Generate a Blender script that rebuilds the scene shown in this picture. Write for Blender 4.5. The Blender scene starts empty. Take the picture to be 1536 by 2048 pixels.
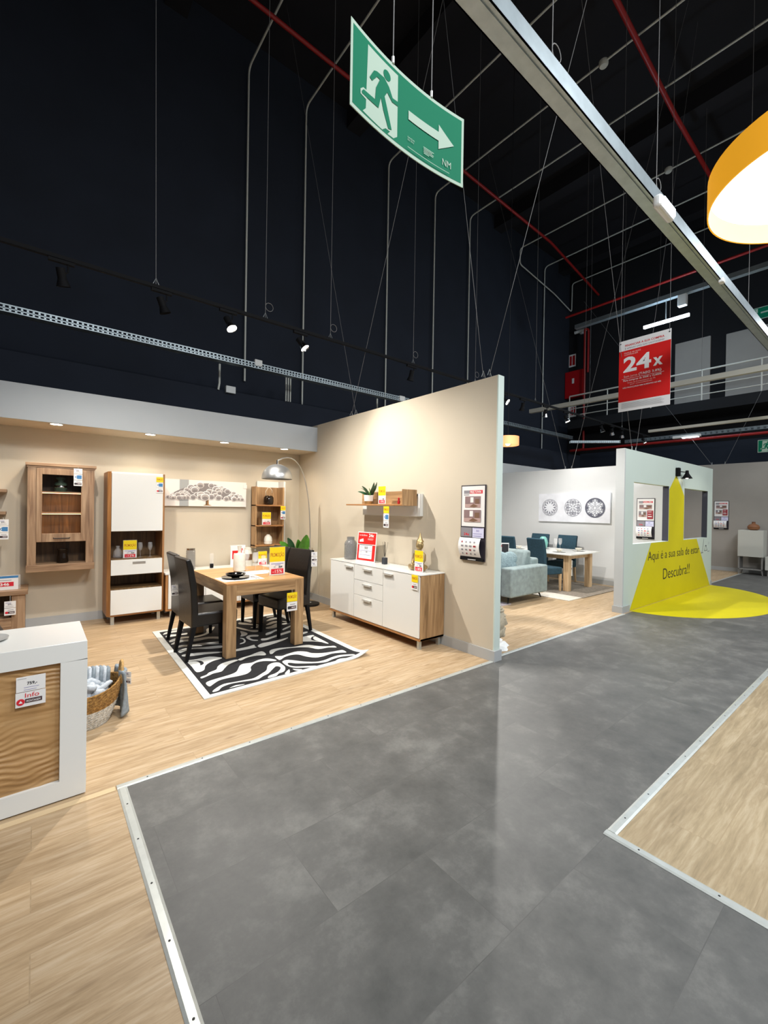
import bpy, bmesh, math, random
from mathutils import Vector, Matrix
from mathutils.geometry import tessellate_polygon
PI = math.pi
random.seed(7)
C = bpy.context.scene.collection
sc = bpy.context.scene

# ------------------------------------------------------------------ camera
cd = bpy.data.cameras.new('camera'); cam = bpy.data.objects.new('camera', cd); C.objects.link(cam)
cd.sensor_fit = 'VERTICAL'; cd.sensor_height = 36.0; cd.sensor_width = 27.0
cd.lens = 863.1094947919412 / 2048.0 * 36.0
cd.clip_start = 0.02; cd.clip_end = 100
_r = Vector((0.7774475800757837, -0.6287476954517576, 0.015861768451584022))
_d = Vector((0.008743552915566452, -0.01441255462353599, -0.999857904180207))
_f = Vector((0.6288869616367638, 0.7774757962363378, -0.005707516969055201))
m = Matrix.Identity(4)
for i in range(3):
    m[i][0] = _r[i]; m[i][1] = -_d[i]; m[i][2] = -_f[i]
m[2][3] = 1.55
cam.matrix_world = m
sc.camera = cam

# ------------------------------------------------------------------ world, exposure, lights
w = bpy.data.worlds.new('world'); sc.world = w; w.use_nodes = True
w.node_tree.nodes['Background'].inputs[0].default_value = (0.86, 0.93, 1.0, 1)
w.node_tree.nodes['Background'].inputs[1].default_value = 0.30
sc.view_settings.view_transform = 'Standard'; sc.view_settings.look = 'None'
sc.view_settings.gamma = 1.0; sc.view_settings.use_curve_mapping = False
sc.view_settings.exposure = 0.0

def lamp(kind, name, loc, target, power, col=(1, .95, .88), size=.05, angle=70, blend=.6, sy=None):
    l = bpy.data.lights.new(name, kind); l.energy = power; l.color = col
    if kind == 'AREA':
        l.size = size
        if sy: l.shape = 'RECTANGLE'; l.size_y = sy
    else:
        l.shadow_soft_size = size
    if kind == 'SPOT':
        l.spot_size = math.radians(angle); l.spot_blend = blend
    o = bpy.data.objects.new(name, l); C.objects.link(o); o.location = loc
    dv = Vector(target) - Vector(loc)
    o.rotation_euler = dv.to_track_quat('-Z', 'Y').to_euler()
    return o
WARM = (1.0, .86, .70); NEUT = (1.0, .95, .88); COOL = (.90, .95, 1.0)
# added fill lights high over the walkway, no fixtures, outside the view
for (x, y, p) in [(0.6, -1.6, 225), (4.2, -1.4, 210), (8.5, -1.0, 130), (12.8, 0.0, 80)]:
    lamp('AREA', 'fill_light', (x, y, 5.6), (x + .5, y + 2.5, 0), p, COOL, size=1.2, sy=1.2)
# spots of the dark rail over the displays, with fill spots added off it
lamp('SPOT', 'rail_and_fill_spot', (1.75, 5.00, 3.60), (2.9, 4.3, .3), 400, NEUT, .035, 125, .7)
lamp('SPOT', 'rail_and_fill_spot', (2.70, 4.99, 3.60), (3.6, 3.9, 1.9), 110, NEUT, .04, 80, .9)
lamp('SPOT', 'rail_and_fill_spot', (0.3, 4.6, 3.7), (0.8, 5.4, .4), 200, NEUT, .05, 120, .8)  # added fill spot, no lamp head on the rail
lamp('SPOT', 'rail_and_fill_spot', (1.2, 2.2, 3.7), (2.0, 4.6, .2), 190, NEUT, .05, 110, .8)  # added fill spot above the walkway, without a fixture
lamp('SPOT', 'rail_and_fill_spot', (7.0, 4.97, 3.58), (8.6, 4.6, .6), 380, (1, .97, .93), .05, 115, .8)
lamp('SPOT', 'rail_and_fill_spot', (6.97, 5.012, 3.585), (3.6, 1.9, 0), 400, (1, .97, .92), .03, 75, .6)
lamp('SPOT', 'rail_and_fill_spot', (5.6, 3.6, 3.66), (6.6, 3.9, .2), 320, NEUT, .05, 110, .8)  # stands off the rail, no fixture built
lamp('SPOT', 'rail_and_fill_spot', (9.3, 5.03, 3.58), (9.0, 3.4, .8), 90, (1, .97, .93), .05, 110, .8)
lamp('SPOT', 'rail_and_fill_spot', (9.6, 1.3, 3.9), (11.0, 2.0, 0), 70, (1, .97, .90), .05, 70, .3)  # not on the dark rail, no lamp head built
lamp('SPOT', 'rail_and_fill_spot', (12.9, 5.0, 3.6), (13.6, 4.2, 0), 90, NEUT, .05, 90, .8)

# ------------------------------------------------------------------ materials
def lin(c):
    if isinstance(c, str):
        c = tuple(int(c[i:i+2], 16) / 255 for i in (0, 2, 4))
    return tuple((v / 12.92 if v <= .04045 else ((v + .055) / 1.055) ** 2.4) for v in c) + (1,)
MATS = {}
def M(name, col, rough=.5, metal=0., noise=0., nscale=8., stretch=(1, 1, 1), bump=0., emit=None, estr=0., alpha=None, trans=0., spec=None, col2=None, coat=0.):
    if name in MATS: return MATS[name]
    mt = bpy.data.materials.new(name); mt.use_nodes = True
    nt = mt.node_tree; b = nt.nodes['Principled BSDF']
    b.inputs['Base Color'].default_value = lin(col)
    b.inputs['Roughness'].default_value = rough; b.inputs['Metallic'].default_value = metal
    if spec is not None: b.inputs['Specular IOR Level'].default_value = spec
    if trans: b.inputs['Transmission Weight'].default_value = trans
    if coat: b.inputs['Coat Weight'].default_value = coat; b.inputs['Coat Roughness'].default_value = .1
    if alpha is not None: b.inputs['Alpha'].default_value = alpha
    if emit is not None:
        b.inputs['Emission Color'].default_value = lin(emit); b.inputs['Emission Strength'].default_value = estr
    tc = nt.nodes.new('ShaderNodeTexCoord'); mp = nt.nodes.new('ShaderNodeMapping')
    mp.inputs['Scale'].default_value = stretch
    nt.links.new(tc.outputs['Object'], mp.inputs['Vector'])
    nz = nt.nodes.new('ShaderNodeTexNoise'); nz.inputs['Scale'].default_value = nscale; nz.inputs['Detail'].default_value = 5
    nt.links.new(mp.outputs[0], nz.inputs['Vector'])
    if noise or col2:
        rp = nt.nodes.new('ShaderNodeValToRGB'); a = lin(col)
        if col2: lo, hi = lin(col2), a
        else:
            lo = tuple(v * (1 - noise) for v in a[:3]) + (1,); hi = tuple(min(1, v * (1 + noise)) for v in a[:3]) + (1,)
        rp.color_ramp.elements[0].color = lo; rp.color_ramp.elements[0].position = .32
        rp.color_ramp.elements[1].color = hi; rp.color_ramp.elements[1].position = .68
        nt.links.new(nz.outputs['Fac'], rp.inputs[0]); nt.links.new(rp.outputs[0], b.inputs['Base Color'])
    if bump:
        bp = nt.nodes.new('ShaderNodeBump'); bp.inputs['Strength'].default_value = bump; bp.inputs['Distance'].default_value = .01
        nt.links.new(nz.outputs['Fac'], bp.inputs['Height']); nt.links.new(bp.outputs[0], b.inputs['Normal'])
    MATS[name] = mt
    return mt

def plank_material(name, cols, plank=(1.25, .19), rough=.42, gap=.0025):
    """laminate boards running along X, world sized"""
    mt = bpy.data.materials.new(name); mt.use_nodes = True; nt = mt.node_tree; b = nt.nodes['Principled BSDF']
    N = nt.nodes.new; L = nt.links.new
    tc = N('ShaderNodeTexCoord')
    br = N('ShaderNodeTexBrick'); br.offset = .37; br.inputs['Scale'].default_value = 1.0
    br.inputs['Brick Width'].default_value = plank[0]; br.inputs['Row Height'].default_value = plank[1]
    br.inputs['Mortar Size'].default_value = gap; br.inputs['Mortar Smooth'].default_value = .4
    br.inputs['Color1'].default_value = (.25, .25, .25, 1); br.inputs['Color2'].default_value = (.95, .95, .95, 1)
    br.inputs['Bias'].default_value = 0
    L(tc.outputs['Object'], br.inputs['Vector'])
    mp = N('ShaderNodeMapping'); mp.inputs['Scale'].default_value = (2.2, 24, 1); L(tc.outputs['Object'], mp.inputs['Vector'])
    off = N('ShaderNodeVectorMath'); off.operation = 'ADD'
    L(mp.outputs[0], off.inputs[0]); 
    sc_ = N('ShaderNodeVectorMath'); sc_.operation = 'SCALE'; sc_.inputs['Scale'].default_value = 19
    L(br.outputs['Color'], sc_.inputs[0]); L(sc_.outputs[0], off.inputs[1])
    nz = N('ShaderNodeTexNoise'); nz.inputs['Scale'].default_value = 1.6; nz.inputs['Detail'].default_value = 7; nz.inputs['Roughness'].default_value = .68; nz.inputs['Distortion'].default_value = .35
    L(off.outputs[0], nz.inputs['Vector'])
    rp = N('ShaderNodeValToRGB'); e = rp.color_ramp.elements
    e[0].position = .33; e[0].color = lin(cols[0]); e[1].position = .66; e[1].color = lin(cols[2])
    k = e.new(.5); k.color = lin(cols[1])
    L(nz.outputs['Fac'], rp.inputs[0])
    mx = N('ShaderNodeMixRGB'); mx.blend_type = 'MULTIPLY'; mx.inputs[0].default_value = .10
    L(rp.outputs[0], mx.inputs[1]); L(br.outputs['Color'], mx.inputs[2])
    # small knots
    vk = N('ShaderNodeTexVoronoi'); vk.inputs['Scale'].default_value = 1.0
    mpk = N('ShaderNodeMapping'); mpk.inputs['Scale'].default_value = (2.4, 9, 1); L(tc.outputs['Object'], mpk.inputs['Vector']); L(mpk.outputs[0], vk.inputs['Vector'])
    kr = N('ShaderNodeValToRGB'); kr.color_ramp.elements[0].position = .0; kr.color_ramp.elements[0].color = (.42, .34, .26, 1); kr.color_ramp.elements[1].position = .13; kr.color_ramp.elements[1].color = (1, 1, 1, 1)
    L(vk.outputs['Distance'], kr.inputs[0])
    m2 = N('ShaderNodeMixRGB'); m2.blend_type = 'MULTIPLY'; m2.inputs[0].default_value = .7
    L(mx.outputs[0], m2.inputs[1]); L(kr.outputs[0], m2.inputs[2])
    m3 = N('ShaderNodeMixRGB'); m3.blend_type = 'MIX'; m3.inputs[2].default_value = lin('a58d6c')
    gf = N('ShaderNodeMath'); gf.operation = 'MULTIPLY'; gf.inputs[1].default_value = .35; L(br.outputs['Fac'], gf.inputs[0])
    mpb = N('ShaderNodeMapping'); mpb.inputs['Scale'].default_value = (.9, 5, 1); L(tc.outputs['Object'], mpb.inputs['Vector'])
    nb = N('ShaderNodeTexNoise'); nb.inputs['Scale'].default_value = 1.4; nb.inputs['Detail'].default_value = 3; L(mpb.outputs[0], nb.inputs['Vector'])
    rb = N('ShaderNodeValToRGB'); rb.color_ramp.elements[0].position = .3; rb.color_ramp.elements[0].color = (.80, .78, .76, 1); rb.color_ramp.elements[1].position = .65; rb.color_ramp.elements[1].color = (1, 1, 1, 1); L(nb.outputs['Fac'], rb.inputs[0])
    m4 = N('ShaderNodeMixRGB'); m4.blend_type = 'MULTIPLY'; m4.inputs[0].default_value = .8; L(m2.outputs[0], m4.inputs[1]); L(rb.outputs[0], m4.inputs[2])
    L(gf.outputs[0], m3.inputs[0]); L(m4.outputs[0], m3.inputs[1])
    L(m3.outputs[0], b.inputs['Base Color'])
    b.inputs['Roughness'].default_value = rough; b.inputs['Specular IOR Level'].default_value = .35
    return mt

def tile_material(name):
    mt = bpy.data.materials.new(name); mt.use_nodes = True; nt = mt.node_tree; b = nt.nodes['Principled BSDF']
    N = nt.nodes.new; L = nt.links.new
    tc = N('ShaderNodeTexCoord')
    br = N('ShaderNodeTexBrick'); br.offset = .5; br.inputs['Scale'].default_value = 1.0
    br.inputs['Brick Width'].default_value = .92; br.inputs['Row Height'].default_value = .46
    br.inputs['Mortar Size'].default_value = .0016; br.inputs['Mortar Smooth'].default_value = .3
    br.inputs['Color1'].default_value = (.2, .2, .2, 1); br.inputs['Color2'].default_value = (.9, .9, .9, 1)
    L(tc.outputs['Object'], br.inputs['Vector'])
    sc_ = N('ShaderNodeVectorMath'); sc_.operation = 'SCALE'; sc_.inputs['Scale'].default_value = 23
    L(br.outputs['Color'], sc_.inputs[0])
    ad = N('ShaderNodeVectorMath'); ad.operation = 'ADD'; L(tc.outputs['Object'], ad.inputs[0]); L(sc_.outputs[0], ad.inputs[1])
    n1 = N('ShaderNodeTexNoise'); n1.inputs['Scale'].default_value = 3.6; n1.inputs['Detail'].default_value = 10; n1.inputs['Roughness'].default_value = .72; n1.inputs['Distortion'].default_value = .05
    L(ad.outputs[0], n1.inputs['Vector'])
    rp = N('ShaderNodeValToRGB'); e = rp.color_ramp.elements
    e[0].position = .30; e[0].color = lin('4f4f4d'); e[1].position = .74; e[1].color = lin('7e7d78')
    k = e.new(.52); k.color = lin('62615e')
    L(n1.outputs['Fac'], rp.inputs[0])
    m3 = N('ShaderNodeMixRGB'); m3.inputs[2].default_value = lin('4a4846')
    sf = N('ShaderNodeMath'); sf.operation = 'MULTIPLY'; sf.inputs[1].default_value = .35; L(br.outputs['Fac'], sf.inputs[0])
    L(sf.outputs[0], m3.inputs[0]); L(rp.outputs[0], m3.inputs[1]); L(m3.outputs[0], b.inputs['Base Color'])
    rr = N('ShaderNodeMapRange'); rr.inputs['To Min'].default_value = .42; rr.inputs['To Max'].default_value = .58
    L(n1.outputs['Fac'], rr.inputs['Value']); L(rr.outputs[0], b.inputs['Roughness'])
    b.inputs['Specular IOR Level'].default_value = .5
    return mt

def oak(name, cols, axis='z', rough=.45, sc_l=1.2, sc_w=16, dist=1.2):
    st = {'x': (sc_l, sc_w, sc_w), 'y': (sc_w, sc_l, sc_w), 'z': (sc_w, sc_w, sc_l)}[axis]
    mt = bpy.data.materials.new(name); mt.use_nodes = True; nt = mt.node_tree; b = nt.nodes['Principled BSDF']
    N = nt.nodes.new; L = nt.links.new
    tc = N('ShaderNodeTexCoord'); mp = N('ShaderNodeMapping'); mp.inputs['Scale'].default_value = st; L(tc.outputs['Object'], mp.inputs['Vector'])
    nz = N('ShaderNodeTexNoise'); nz.inputs['Scale'].default_value = 1.3; nz.inputs['Detail'].default_value = 7; nz.inputs['Distortion'].default_value = dist
    L(mp.outputs[0], nz.inputs['Vector'])
    rp = N('ShaderNodeValToRGB'); e = rp.color_ramp.elements
    e[0].position = .28; e[0].color = lin(cols[0]); e[1].position = .72; e[1].color = lin(cols[2])
    k = e.new(.5); k.color = lin(cols[1])
    L(nz.outputs['Fac'], rp.inputs[0]); L(rp.outputs[0], b.inputs['Base Color'])
    b.inputs['Roughness'].default_value = rough
    return mt

OAKC = ('7b5d3c', 'a38059', 'bf9c70')
OAK_Z = oak('oak_upright', OAKC, 'z'); OAK_X = oak('oak_along_x', OAKC, 'x'); OAK_Y = oak('oak_along_y', OAKC, 'y')
WALC = ('8a5c34', 'aa7848', 'c18f5c')
EDGE_Z = oak('edge_oak_z', WALC, 'z'); EDGE_X = oak('edge_oak_x', WALC, 'x'); EDGE_Y = oak('edge_oak_y', WALC, 'y')
GOAKC = ('7c5e46', 'a08062', 'b99a7a')
GOAK_Z = oak('grey_oak_z', GOAKC, 'z'); GOAK_X = oak('grey_oak_x', GOAKC, 'x')
PALE_Z = oak('pale_oak_z', ('b8936a', 'cfae86', 'dcc09a'), 'z')
OAKBK = oak('olive_back_oak', ('5a4630', '80623f', '9a7a50'), 'z')
DKOAK = oak('dark_back_oak', ('3c2b1a', '5c4328', '785a38'), 'z')
WHITE = M('white_gloss', 'e6e6e2', .22, spec=.5)
WMATT = M('white_matt', 'e6e5e0', .5)
PAPER = M('white_card', 'eeecea', .5)
BEIGE = M('beige_paint', 'cdc2ae', .85, noise=.02, nscale=2)
GREYP = M('pale_grey_paint', 'c2c5c4', .85, noise=.02, nscale=2)
WHITEP = M('white_paint', 'd2d3d2', .85, noise=.02, nscale=2)
MINT = M('pale_mint_paint', 'ccd8cf', .8, noise=.015, nscale=2)
TAUPE = M('taupe_grey_paint', 'a29c94', .85, noise=.03, nscale=2)
NAVY = M('navy_black_paint', '1c222e', .9, noise=.12, nscale=1.2)
BLACKP = M('black_paint', '121215', .92, noise=.2, nscale=1)
CEILB = M('black_ceiling', '16151a', .95, noise=.25, nscale=.6)
SKIRT = M('grey_skirting', 'b3b5b5', .45)
ALU = M('brushed_aluminium', 'c4c8c6', .38, .75, noise=.04, nscale=30)
TRIMM = M('silver_edge_trim', 'c6c9c4', .35, .35, noise=.05, nscale=20)
STEEL = M('galvanised_steel', 'a9b3b6', .35, .7, noise=.08, nscale=12)
CHROME = M('polished_chrome', 'c9c9c9', .16, 1.)
BRUSH = M('satin_nickel', 'c4c4c2', .30, .85)
ZINC = M('zinc_conduit', 'd6d6cc', .5, 0)
WIREM = M('steel_cable', '7a7876', .6, 0)
RED = M('red_pipe_paint', '9c1f1c', .45)
REDBOX = M('red_box_paint', 'b31218', .4)
BLK = M('black_metal', '0a0a0c', .55)
PALEM = M('pale_painted_steel', 'cfccc0', .5)
SOFF = M('cool_grey_paint', 'acb0b2', .85, noise=.02, nscale=2)
BLKP = M('black_plastic', '0c0c0e', .75, spec=.2)
DKFR = M('dark_frame', '2c2630', .5)
LEATH = M('black_leather', '0d0a09', .34, noise=.15, nscale=40, bump=.15)
LEATG = M('charcoal_leather', '34302f', .38, noise=.12, nscale=40, bump=.15)
TEAL = M('teal_velvet', '2e5568', .9, noise=.2, nscale=30)
TEALD = M('dark_teal_velvet', '23414f', .9, noise=.2, nscale=30)
SOFAM = M('sage_blue_velvet', '8c9a9a', .9, noise=.14, nscale=14, bump=.1)
CUSH = M('grey_blue_knit', '8fa3a8', .95, noise=.3, nscale=60, bump=.4)
YEL = M('promo_yellow', 'f5d80f', .5)
YELV = M('yellow_vinyl', 'd8ca00', .55, noise=.02, nscale=3)
REDC = M('promo_red', 'd81f33', .5)
REDT = M('bright_red', 'da1d1a', .5)
ORT = M('orange_brown_ink', 'c4701c', .6)
BLUE = M('tag_blue', '3f7fb5', .5)
INK = M('grey_ink', '77757c', .6)
DINK = M('dark_ink', '2b2a2e', .6)
BRN = M('brown_band', '4b3236', .6)
LIL = M('lilac_ink', '7a74b8', .6)
GREENS = M('sign_green', '006a4b', .7, spec=.15)
LUMI = M('pale_luminescent_green', 'a3b5a4', .7, spec=.2)
GLASS = M('clear_glass', 'ffffff', .04, alpha=.13, spec=.8)
PANE = M('pane_glass', '0a0806', .05, alpha=.06, spec=.25)
ACRY = M('clear_acrylic', 'ffffff', .06, alpha=.14, spec=.7)
SMOKE = M('smoked_glass', '8f8f8e', .08, alpha=.55, spec=.7)
GRNGL = M('green_glass', '7f9a82', .08, trans=.7, alpha=.8)
DKGL = M('dark_amber_glass', '2f241c', .06, trans=.4)
CERAM = M('cream_ceramic', 'dcd6c8', .45, noise=.06, nscale=20)
BCER = M('black_glazed_ceramic', '0c0c0e', .08, coat=.6)
GOLD = M('antique_gold', 'b39c70', .38, .8, noise=.1, nscale=20)
STONE = M('pale_stone', 'b9ad96', .85, noise=.15, nscale=25, bump=.3)
FUR = M('white_fleece', 'e4e6e4', .95, noise=.06, nscale=25, bump=.4)
LEAF = M('bright_green_leaf', '4f8f2c', .4, noise=.2, nscale=14)
LEAFD = M('dark_green_leaf', '1f4a2c', .4, noise=.2, nscale=14)
STEM = M('brown_stem', '6d5236', .8, noise=.2, nscale=20)
POTM = M('taupe_pot', 'c0b6a4', .6)
JUTE = M('seagrass_weave', 'b68a4a', .9, col2='80592c', nscale=70, bump=.9)
COTN = M('white_weave', 'd6d2c8', .9, noise=.2, nscale=70, bump=.9)
YARN = M('pale_grey_yarn', 'c3c9cf', .95, noise=.12, nscale=50, bump=.5)
YARND = M('grey_fleece', '8b959c', .95, noise=.15, nscale=40, bump=.4)
RUGB_M = M('rug_black_pile', '1d1d20', .95, noise=.25, nscale=30)
RUGW_M = M('rug_white_pile', 'dcdcd6', .95, noise=.05, nscale=30)
TAUPR = M('taupe_rug', '8d8377', .95, noise=.2, nscale=25, bump=.3)
EM_W = M('lit_white', 'ffffff', .5, emit='fff6e6', estr=14)
EM_C = M('lit_cool_tube', 'ffffff', .5, emit='e4f2ff', estr=16)
EM_D = M('lit_diffuser', 'ffffff', .5, emit='f8ffee', estr=1.9)
EM_LED = M('lit_led_strip', 'ffffff', .5, emit='ffb27a', estr=7)
SHADEO = M('orange_lampshade', 'eda21c', .6, emit='f5ae28', estr=.62)
SHADEP = M('peach_lampshade', 'e08a58', .6, emit='f59c6c', estr=.8)
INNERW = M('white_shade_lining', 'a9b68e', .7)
SKEY = M('orange_ink', 'e06a1e', .6)

# ------------------------------------------------------------------ mesh builder
class MB:
    def __init__(s): s.v = []; s.f = []; s.mi = []
    def add(s, vs, fs, mi=0):
        n = len(s.v); s.v += [tuple(v) for v in vs]
        for f in fs: s.f.append([n + i for i in f]); s.mi.append(mi)
        return s
    def box(s, a, b, mi=0):
        x0, y0, z0 = a; x1, y1, z1 = b
        v = [(x0,y0,z0),(x1,y0,z0),(x1,y1,z0),(x0,y1,z0),(x0,y0,z1),(x1,y0,z1),(x1,y1,z1),(x0,y1,z1)]
        return s.add(v, [(0,3,2,1),(4,5,6,7),(0,1,5,4),(1,2,6,5),(2,3,7,6),(3,0,4,7)], mi)
    def hexa(s, bot, top, mi=0):
        return s.add(list(bot) + list(top), [(0,3,2,1),(4,5,6,7),(0,1,5,4),(1,2,6,5),(2,3,7,6),(3,0,4,7)], mi)
    def ring(s, c, ax, r, n):
        ax = Vector(ax).normalized(); u = ax.orthogonal().normalized(); w_ = ax.cross(u)
        return [tuple(Vector(c) + (u * math.cos(t) + w_ * math.sin(t)) * r) for t in [2 * PI * i / n for i in range(n)]]
    def cyl(s, p0, p1, r, n=12, mi=0, r1=None, cap=True):
        r1 = r if r1 is None else r1; ax = Vector(p1) - Vector(p0)
        a = s.ring(p0, ax, r, n); b = s.ring(p1, ax, r1, n)
        fs = [(i, (i+1) % n, n + (i+1) % n, n + i) for i in range(n)]
        if cap: fs += [tuple(range(n))[::-1], tuple(range(n, 2*n))]
        return s.add(a + b, fs, mi)
    def tube(s, pts, r, n=8, mi=0, closed=False):
        P = [Vector(p) for p in pts]; k = len(P); rr = r if isinstance(r, (list, tuple)) else [r] * k
        vs = []; pu = None
        for i, p in enumerate(P):
            if closed: t = P[(i+1) % k] - P[i-1]
            else: t = (P[min(i+1, k-1)] - P[max(i-1, 0)])
            t.normalize()
            if pu is None: u = t.orthogonal().normalized()
            else: u = (pu - t * pu.dot(t)).normalized()
            pu = u; w_ = t.cross(u)
            vs += [tuple(p + (u * math.cos(2*PI*j/n) + w_ * math.sin(2*PI*j/n)) * rr[i]) for j in range(n)]
        fs = []
        for i in range(k if closed else k - 1):
            for j in range(n):
                a = i*n + j; b = i*n + (j+1) % n; i2 = (i+1) % k
                fs.append((a, b, i2*n + (j+1) % n, i2*n + j))
        if not closed: fs += [tuple(range(n))[::-1], tuple(range((k-1)*n, k*n))]
        return s.add(vs, fs, mi)
    def lathe(s, prof, c=(0,0,0), n=24, mi=0, sx=1, sy=1, mif=None, cap=True):
        vs = []
        for (r, z) in prof:
            vs += [(c[0] + r*math.cos(2*PI*j/n)*sx, c[1] + r*math.sin(2*PI*j/n)*sy, c[2] + z) for j in range(n)]
        k = len(prof); base = len(s.v); s.v += vs
        for i in range(k-1):
            for j in range(n):
                s.f.append([base+i*n+j, base+i*n+(j+1)%n, base+(i+1)*n+(j+1)%n, base+(i+1)*n+j]); s.mi.append(mif(i) if mif else mi)
        if cap and prof[0][0] > 1e-5: s.f.append([base+j for j in range(n)][::-1]); s.mi.append(mif(0) if mif else mi)
        if cap and prof[-1][0] > 1e-5 : s.f.append([base+(k-1)*n+j for j in range(n)]); s.mi.append(mif(k-2) if mif else mi)
        return s
    def prism(s, pts, d, axis='y', mi=0, o=0.):
        """2-D polygon extruded: axis y -> pts are (x,z); axis z -> (x,y); axis x -> (y,z)"""
        def q(p, t):
            return {'y': (p[0], t, p[1]), 'z': (p[0], p[1], t), 'x': (t, p[0], p[1])}[axis]
        n = len(pts); vs = [q(p, o) for p in pts] + [q(p, o + d) for p in pts]
        tri = tessellate_polygon([[Vector((p[0], p[1], 0)) for p in pts]])
        fs = [tuple(t) for t in tri] + [tuple(n + i for i in t)[::-1] for t in tri] + [(i, (i+1) % n, n+(i+1) % n, n+i) for i in range(n)]
        return s.add(vs, fs, mi)
    def sphere(s, c, r, n=14, m_=9, mi=0, sc_=(1,1,1), fn=None):
        vs = []
        for i in range(m_+1):
            th = PI * i / m_
            for j in range(n):
                ph = 2*PI*j/n
                d = Vector((math.sin(th)*math.cos(ph), math.sin(th)*math.sin(ph), math.cos(th)))
                k = fn(d) if fn else 1
                vs.append((c[0]+d.x*r*sc_[0]*k, c[1]+d.y*r*sc_[1]*k, c[2]+d.z*r*sc_[2]*k))
        fs = [(i*n+j, (i+1)*n+j, (i+1)*n+(j+1) % n, i*n+(j+1) % n) for i in range(m_) for j in range(n)]
        return s.add(vs, fs, mi)
    def build(s, name, mats, parent=None, loc=(0,0,0), rotz=0, bevel=0, smooth=False, sub=0, seg=2):
        me = bpy.data.meshes.new(name); me.from_pydata(s.v, [], s.f)
        if not isinstance(mats, (list, tuple)): mats = [mats]
        for m_ in mats: me.materials.append(m_)
        me.polygons.foreach_set('material_index', s.mi)
        bm = bmesh.new(); bm.from_mesh(me)
        bmesh.ops.remove_doubles(bm, verts=bm.verts, dist=1e-6)
        bmesh.ops.recalc_face_normals(bm, faces=bm.faces) if smooth != 'keep' else None
        bm.to_mesh(me); bm.free(); me.update()
        if smooth and smooth != 'keep':
            me.polygons.foreach_set('use_smooth', [True] * len(me.polygons))
            if smooth is not True: me.set_sharp_from_angle(angle=math.radians(smooth))
        o = bpy.data.objects.new(name, me); C.objects.link(o)
        o.location = loc; o.rotation_euler = (0, 0, rotz)
        if parent: o.parent = parent
        if bevel:
            md = o.modifiers.new('bevel', 'BEVEL'); md.width = bevel; md.segments = seg; md.limit_method = 'ANGLE'; md.angle_limit = math.radians(40)
        if sub:
            md = o.modifiers.new('sub', 'SUBSURF'); md.levels = sub; md.render_levels = sub
        return o

def tag(o, label=None, cat=None, group=None, kind=None):
    if label: o['label'] = label
    if cat: o['category'] = cat
    if group: o['group'] = group
    if kind: o['kind'] = kind
    return o
def thing(name, label, cat, loc=(0,0,0), rotz=0, group=None):
    o = bpy.data.objects.new(name, None); C.objects.link(o); o.location = loc; o.rotation_euler = (0, 0, rotz); o.empty_display_size = .1
    return tag(o, label, cat, group)
def struct(o, label=None):
    return tag(o, label, None, None, 'structure')
def dup(root, loc, rotz, label, group=None):
    r = root.copy(); C.objects.link(r); r.location = loc; r.rotation_euler = (0, 0, rotz); r['label'] = label
    if group: r['group'] = group
    for ch in list(root.children):
        c = ch.copy(); C.objects.link(c); c.parent = r
        for g in ch.children:
            d = g.copy(); C.objects.link(d); d.parent = c
    return r
def B(a, b): return MB().box(a, b)

_tc = {}
def text_tris(st, bold=0.0):
    key = (st, bold)
    if key in _tc: return _tc[key]
    cu = bpy.data.curves.new('t', 'FONT'); cu.body = st; cu.size = 1; cu.offset = bold; cu.resolution_u = 3
    ob = bpy.data.objects.new('t', cu); C.objects.link(ob)
    bpy.context.view_layer.update()
    dg = bpy.context.evaluated_depsgraph_get(); me = ob.evaluated_get(dg).to_mesh()
    me.calc_loop_triangles()
    vs = [(v.co.x, v.co.y) for v in me.vertices]; fs = [tuple(t.vertices) for t in me.loop_triangles]
    ob.evaluated_get(dg).to_mesh_clear()
    bpy.data.objects.remove(ob); bpy.data.curves.remove(cu)
    _tc[key] = (vs, fs)
    return _tc[key]

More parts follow.
